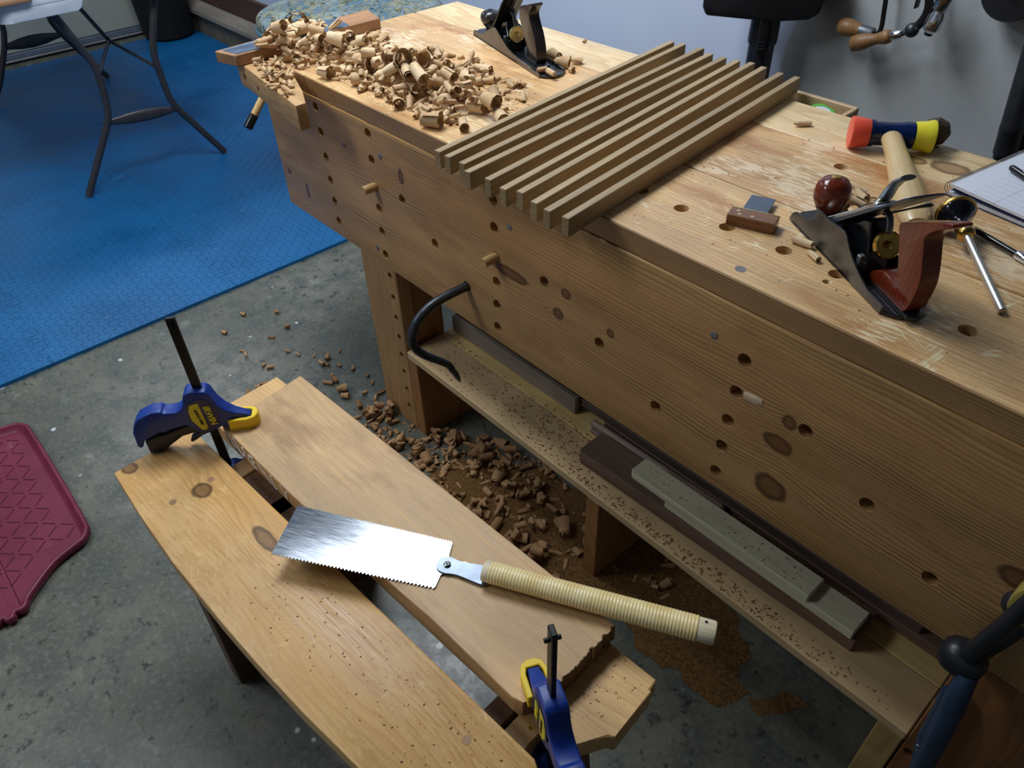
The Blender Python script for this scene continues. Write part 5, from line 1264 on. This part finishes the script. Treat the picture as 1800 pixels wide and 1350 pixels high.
def fill(n_, poly, heap, var, wts, smin, smax, label, group, dens, seed, avoid=(), hcap=.045):
    rg = random.Random(seed); k = 0; tries = 0
    xs = [p[0] for p in poly]; ys = [p[1] for p in poly]
    items = sorted([(rg.choices(range(len(var)), wts)[0], rg.uniform(smin, smax)) for _ in range(n_)], key=lambda q: rg.random()+.25*(var[q[0]][1]*q[1] > .009))
    while k < n_ and tries < n_*200:
        tries += 1
        x, y = rg.uniform(min(xs), max(xs)), rg.uniform(min(ys), max(ys))
        if not inpoly(x, y, poly) or rg.random() > dens(x, y): continue
        if any((x-ax)**2+(y-ay)**2 < ar*ar for ax, ay, ar in avoid): continue
        vi, sc = items[k]; me, r, L = var[vi]; yaw = rg.uniform(0, PI)
        if heap.h[heap.idx(x, y)] > heap.z+hcap: continue
        z, pitch = heap.drop(x, y, r*sc, L*sc, yaw)
        shaving(var[vi], x, y, z, yaw, pitch, sc, label, group, rg.uniform(0, 6.28)); k += 1
PZ = lambda L, z: [tuple(at_z(x, y, z)[:2]) for x, y in L]
# on the bench: the heap lies along the front edge of the far end
HP = PZ([(470, 92), (520, 62), (560, 58), (640, 82), (700, 92), (770, 92), (850, 108), (872, 140), (945, 160), (905, 196), (860, 205), (800, 222), (752, 224), (702, 190), (650, 168), (600, 146), (545, 126), (495, 112)], H)
HP2 = PZ([(470, 92), (520, 70), (600, 80), (700, 105), (790, 130), (840, 160), (800, 200), (745, 205), (690, 175), (620, 145), (545, 122), (500, 110)], H)
hb_ = Heap(-.05, -.12, .75, .45, H)
# the plywood strip and the plane keep the heap off themselves
for ix in range(hb_.h.shape[0]):
    for iy in range(hb_.h.shape[1]):
        x = hb_.x0+ix*hb_.c; y = hb_.y0+iy*hb_.c
        if inpoly(x, y, ply): hb_.h[ix, iy] = H+.024
avoid = [(.585-.323*s-.0, .334+.092*s+.03, .045) for s in np.linspace(-.08, 1.08, 14)]
cx0 = np.mean([p[0] for p in HP2]); 
def densb(x, y):
    return 1.0 if inpoly(x, y, HP2) else .45
G1 = 'curled shavings heaped on the bench'
LB1 = 'curled pale oak shaving in the heap at the far end of the workbench'
HOOK = PZ([(448, 112), (474, 98), (508, 120), (520, 160), (505, 172), (478, 160)], H)
big = [(712, 152, 4, 1.5), (690, 128, 4, 1.45), (757, 215, 1, 1.35), (780, 178, 1, 1.25), (835, 190, 1, 1.3), (845, 118, 7, 1.2), (595, 105, 1, 1.3), (560, 92, 0, 1.3), (528, 62, 4, 1.75), (500, 100, 1, 1.2), (640, 105, 0, 1.3), (735, 138, 4, 1.3), (815, 218, 0, 1.0), (655, 75, 1, 1.3), (700, 180, 1, 1.0), (880, 206, 0, 1.25), (862, 196, 1, 1.3), (620, 92, 0, 1.2), (570, 130, 4, 1.0), (668, 115, 1, 1.3), (740, 170, 0, 1.3), (790, 160, 0, 1.1)]
fill(15, HOOK, hb_, VB, [1, 1, 4, 3, .3, 4, 3, 3], .6, 1.0, 'curled shaving spilled on top of the tapered planing hook', 'shavings on the planing hook', lambda x, y: 1.0, 15)
fill(80, HP2, hb_, VB, [3, 3, 3, 3, 1.6, 2, 3, 4], .95, 1.4, LB1, G1, lambda x, y: 1.0, 5, avoid)
for px, py, vi, sc in big:
    q = at_z(px, py, H+.01); yaw = random.uniform(-.6, .9); r, L = VB[vi][1]*sc, VB[vi][2]*sc
    z, pitch = hb_.drop(q[0], q[1], r, L, yaw)
    shaving(VB[vi], q[0], q[1], z, yaw, pitch, sc, 'largest curled shaving, perched on the heap against the plywood strip' if sc > 1.7 else LB1, None if sc > 1.7 else G1)
fill(62, HP, hb_, VB, [1.5, 1.5, 5, 3, 0.2, 5, 4, 4], .7, 1.15, LB1, G1, densb, 6, avoid)
# curls too small to tell apart fill the heap: one joined litter
def litter(name, n_, poly, heap, var, wts, smin, smax, label, seed, dens=lambda x, y: 1.0, av=(), zmax=.03):
    rg = random.Random(seed); bm = NB(); k = 0
    xs = [p[0] for p in poly]; ys = [p[1] for p in poly]
    while k < n_:
        x, y = rg.uniform(min(xs), max(xs)), rg.uniform(min(ys), max(ys))
        if not inpoly(x, y, poly) or rg.random() > dens(x, y): continue
        if any((x-ax)**2+(y-ay)**2 < ar*ar for ax, ay, ar in av): continue
        k += 1; me, r, L = rg.choices(var, wts)[0]; sc = rg.uniform(smin, smax)
        hh = min(float(heap.h[heap.idx(x, y)]), heap.z+zmax)
        n0 = len(bm.verts); bm.from_mesh(me); bm.verts.ensure_lookup_table()
        Mx = Matrix.Translation((x, y, hh+r*sc*.8)) @ Matrix.Rotation(rg.uniform(0, 6.28), 4, 'Z') @ Matrix.Rotation(rg.uniform(-.5, .5), 4, 'Y') @ Matrix.Rotation(rg.uniform(0, 6.28), 4, 'X') @ Matrix.Scale(sc, 4)
        bmesh.ops.transform(bm, matrix=Mx, verts=bm.verts[n0:])
    o = obj(name, bm, var[0][0].materials[0], smooth=50); o['kind'] = 'stuff'; o['label'] = label; o['category'] = 'shavings'
litter('shaving_litter', 430, HP, hb_, VB, [2, 2, 4, 4, .4, 4, 4, 4], .4, 1.0, 'small broken curls filling the shavings heap on the bench', 51, densb, avoid)
litter('shaving_litter', 60, HOOK, hb_, VB, [0, 0, 3, 3, 0, 4, 4, 4], .4, .8, 'small broken curls on the planing hook', 52)
# beside the jack plane and one by one
def single(px, py, vi, sc, label, group=None, z=H, yaw=None, var=VB):
    r = VB[vi][1]*sc; q = at_z(px, py, z+r); shaving(var[vi], q[0], q[1], z+r*.985, random.uniform(0, 3.1) if yaw is None else yaw, 0, sc, label, group)
G2 = 'shavings by the heel of the jack plane'
for a_ in [(976, 98, 1, 1.15), (988, 108, 4, .9), (1012, 105, 3, 1.1), (966, 92, 7, .8), (1004, 122, 6, .8)]: single(*a_, 'curled shaving lying beside the heel of the black handled jack plane', G2)
for a_ in [(952, 122, 0, .62), (970, 128, 2, 1.0)]: single(*a_, 'curled shaving lying on the heel casting of the jack plane', G2, z=H+.0063)
single(1410, 217, 7, .72, 'lone curled shaving between the slats and the mallet', yaw=.9)
single(1027, 72, 6, .5, 'tiny curled shaving alone near the back bench edge')
G3 = 'shavings in the mouth of the smoothing plane'
for i, (px, py, vi, sc, zz) in enumerate([(1470, 358, 7, .9, .022), (1484, 352, 0, .85, .030), (1500, 350, 2, 1.1, .034), (1512, 340, 3, .9, .034), (1466, 372, 2, .9, .014), (1486, 376, 0, .7, .014), (1523, 352, 6, 1.0, .026), (1505, 330, 5, 1.1, .030)]):
    q = at_z(px, py, H+zz); shaving(VB[vi], q[0], q[1], H+zz, random.uniform(-.4, .8), random.uniform(-.3, .3), sc, 'curled shaving bursting from the mouth of the smoothing plane', G3)
single(1409, 424, 2, 1.0, 'curled shaving against the cheek of the smoothing plane, nearer its toe', yaw=.1)
single(1428, 448, 7, .62, 'curled shaving against the cheek of the smoothing plane, nearer its heel', yaw=-.4)
# on the floor: strewn, and a drift under the bench
hf = Heap(-.5, -.4, 1.4, .35, 0.0005)
FP = [(.30, -.12), (.30, -.02), (.316, -.01), (.316, .06), (.505, .06), (.60, .10), (.80, .16), (1.0, .14), (1.06, .06), (1.065, -.10), (.95, -.12), (.80, -.11), (.64, -.11), (.46, -.10)]
G4 = 'shavings drifted on the floor under the bench'
legs_av = [(.34+.03*k, .02, .03) for k in range(5)]+[(.34+.03*k, .06, .03) for k in range(5)]+[(.48, .05*k, .03) for k in range(6)]
def densf(x, y): return 1.0 if x < .85 else .55
fill(74, FP, hf, VF, [4, 3, 3, 3, 1.0, 2, 3, 4], .8, 1.25, 'brown curled shaving in the drift on the floor under the bench', G4, densf, 9, legs_av)
litter('floor_litter', 300, FP, hf, VF, [1, 1, 3, 3, 0, 4, 4, 4], .4, .95, 'small broken curls filling the drift under the bench', 53, densf, legs_av)
fill(11, [(1.11, .03), (1.12, .14), (1.24, .16), (1.26, .06)], hf, VF, [3, 2, 4, 3, .6, 4, 3, 4], .6, 1.0, 'brown curled shaving on the floor past the middle shelf support', 'shavings on the floor past the middle support', lambda x, y: 1.0, 10)
G5 = 'shavings strewn on the open concrete'
ST_ = [(427, 552, 0, .6), (487, 549, 6, .8), (504, 574, 6, .9), (394, 584, 0, .6), (476, 593, 5, .9), (425, 617, 5, .7), (432, 623, 5, .9), (505, 617, 5, .8), (523, 622, 5, .9), (549, 612, 5, .5), (463, 642, 3, .6), (474, 645, 0, .6), (552, 626, 2, .5), (575, 628, 0, .7), (570, 640, 7, .7), (597, 642, 6, .6), (597, 617, 5, .7), (620, 648, 0, .5), (583, 660, 6, .6), (565, 640, 2, .8), (453, 680, 6, .9), (436, 690, 6, .8), (460, 676, 7, .8), (590, 668, 3, 1.0), (600, 682, 4, .8), (606, 695, 1, .8), (575, 672, 7, .8), (632, 712, 0, .8), (640, 690, 3, .7), (655, 672, 5, .8), (646, 660, 6, .6), (660, 700, 2, .8), (668, 690, 7, .7), (655, 730, 0, .9)]
for px, py, vi, sc in ST_:
    r = VF[vi][1]*sc; q = at_z(px, py, r)
    if .30 < q[0] < .52 and -.03 < q[1] < .14: continue
    z, pitch = hf.drop(q[0], q[1], r, VF[vi][2]*sc, 0.5)
    shaving(VF[vi], q[0], q[1], z, random.uniform(0, 3.1), 0, sc, 'small brown shaving strewn on the open concrete near the bench leg', G5)
# crumbs too small to count
def crumbs(name, n_, poly, z, smin, smax, mat, label, seed, dens=lambda x, y: 1.0, curl=False, parent=None):
    rg = random.Random(seed); bm = NB(); k = 0
    xs = [p[0] for p in poly]; ys = [p[1] for p in poly]
    while k < n_:
        x, y = rg.uniform(min(xs), max(xs)), rg.uniform(min(ys), max(ys))
        if not inpoly(x, y, poly) or rg.random() > dens(x, y): continue
        k += 1; s = rg.uniform(smin, smax); a = rg.uniform(0, 6.28); w = s*rg.uniform(.25, .6); hh = s*rg.uniform(.15, .45)
        ca, sa = math.cos(a), math.sin(a); zz = z(x, y) if callable(z) else z
        P = [(-s, -w, 0), (-s*.3, -w*.6, hh), (s*.4, -w*.8, hh*.8), (s, -w*.3, .1*hh), (s, w*.5, 0), (s*.3, w, hh*.7), (-s*.4, w*.8, hh), (-s, w*.4, .2*hh)]
        vs = [bm.verts.new((x+p[0]*ca-p[1]*sa, y+p[0]*sa+p[1]*ca, zz+.0004+p[2])) for p in P]
        for f in ((0, 1, 6, 7), (1, 2, 5, 6), (2, 3, 4, 5)): bm.faces.new([vs[i] for i in f])
    bmesh.ops.recalc_face_normals(bm, faces=bm.faces); bmesh.ops.solidify(bm, geom=bm.faces[:], thickness=.0003)
    o = obj(name, bm, mat, smooth=0); o['kind'] = 'stuff'
    if label: o['label'] = label; o['category'] = 'crumbs'
    return o
hz_b = lambda x, y: hb_.h[hb_.idx(x, y)] if hb_.h[hb_.idx(x, y)] < H+.05 else H+.03
crumbs('shaving_crumbs', 900, HP, lambda x, y: min(hz_b(x, y), H+.02) if not any((x-a)**2+(y-b)**2 < r*r for a, b, r in avoid) else H, .0015, .0050, m_shav, 'broken shaving crumbs littered over the bench heap', 31)
FRONT = [(.10, -.001), (.62, -.001), (.70, .20), (.62, .30), (.35, .30), (.12, .12)]
crumbs('shaving_crumbs', 260, FRONT, H, .001, .0032, m_shav, 'fine shaving crumbs spread on the bench around the heap', 32)
crumbs('shaving_crumbs', 170, [(1.02, .02), (1.7, .03), (1.6, .5), (1.1, .56)], H, .0006, .0018, m_crumb, 'dark crumbs dotted over the bench top by the tools', 33)
crumbs('floor_crumbs', 900, FP, 0.0, .0015, .0055, m_shavf, 'broken shaving crumbs on the floor under the bench', 34)
crumbs('floor_crumbs', 260, [(-.3, -.35), (.0, -.42), (.30, -.14), (.31, -.03), (.25, .25), (-.2, .2)], 0.0, .0008, .0028, m_shavf, 'scattered fine crumbs on the open concrete by the leg', 35)
crumbs('shelf_crumbs', 900, [(.48, .002), (1.70, .002), (1.70, .035), (1.05, .03), (.98, .115), (.48, .12)], SZ, .0010, .0032, m_crumb, 'dark crumbs peppered over the front of the shelf', 36, lambda x, y: .12+.88*max(0, 1-abs(x-1.22)/.45))
crumbs('shelf_crumbs', 60, [(1.16, .052), (1.50, .052), (1.50, .09), (1.16, .09)], SZ+.0703, .0008, .0022, m_crumb, 'dark crumbs on the grey green board', 37)
crumbs('sawbench_crumbs', 130, [(.95, -.66), (1.42, -.60), (1.42, -.50), (.95, -.56)], ZS, .0006, .0020, m_crumb, 'dark crumbs sprinkled on the sawbench plank', 38)
crumbs('sawbench_crumbs', 45, [(1.415, -.43), (1.415, -.30), (1.46, -.31), (1.47, -.40)], ZS, .0006, .0018, m_crumb, 'dark crumbs sprinkled on the near end of the light plank', 39)

# sawdust drift: a thin uneven skin of dust with a ragged outline
from mathutils import noise as mnoise
def dust(name, poly, cell, hmax, label, thr, seed):
    xs = [p[0] for p in poly]; ys = [p[1] for p in poly]; nx = int((max(xs)-min(xs))/cell); ny = int((max(ys)-min(ys))/cell)
    bm = NB(); V = {}
    P = np.array(poly)
    def hgt(x, y):
        dmin = 1e9
        for i in range(len(P)):
            a, b = P[i-1], P[i]; ab = b-a; tt = max(0, min(1, ((np.array([x, y])-a)@ab)/(ab@ab))); dmin = min(dmin, np.hypot(*(a+ab*tt-np.array([x, y]))))
        e_ = min(1, dmin/.06) if inpoly(x, y, poly) else -min(1, dmin/.03)
        nz = mnoise.fractal((x*9+seed, y*9, 0), 1.0, 2.0, 4)
        g = mnoise.noise((x*260, y*260, seed))
        return e_*.75+nz*.42-thr, g
    for i in range(nx+1):
        for j in range(ny+1):
            x, y = min(xs)+i*cell, min(ys)+j*cell; e_, g = hgt(x, y)
            if e_ > 0: V[i, j] = bm.verts.new((x+random.uniform(-.3, .3)*cell, y+random.uniform(-.3, .3)*cell, .0006+hmax*min(1, e_*1.3)*(.75+.5*abs(g))))
    for (i, j), v in V.items():
        q = [V.get((i+1, j)), V.get((i+1, j+1)), V.get((i, j+1))]
        if all(q): bm.faces.new((v, *q))
    loose = [v for v in bm.verts if not v.link_faces]; bmesh.ops.delete(bm, geom=loose, context='VERTS')
    o = obj(name, bm, m_dust); o['kind'] = 'stuff'; o['label'] = label; o['category'] = 'sawdust'; return o
dust('sawdust', [(.62, -.10), (.60, .02), (.80, .16), (1.05, .24), (1.30, .20), (1.47, .10), (1.50, .03), (1.47, -.035), (1.38, -.055), (1.27, -.065), (1.20, -.045), (1.14, -.09), (.9, -.12)], .005, .006, 'brown sawdust drift on the concrete beside the sawbench end', .12, 3.0)
dust('sawdust', [(1.49, .02), (1.53, .005), (1.58, .03), (1.62, .09), (1.60, .14), (1.55, .10), (1.52, .06)], .0045, .002, 'thin curl of sawdust on the concrete near the close bench leg', .12, 8.0)
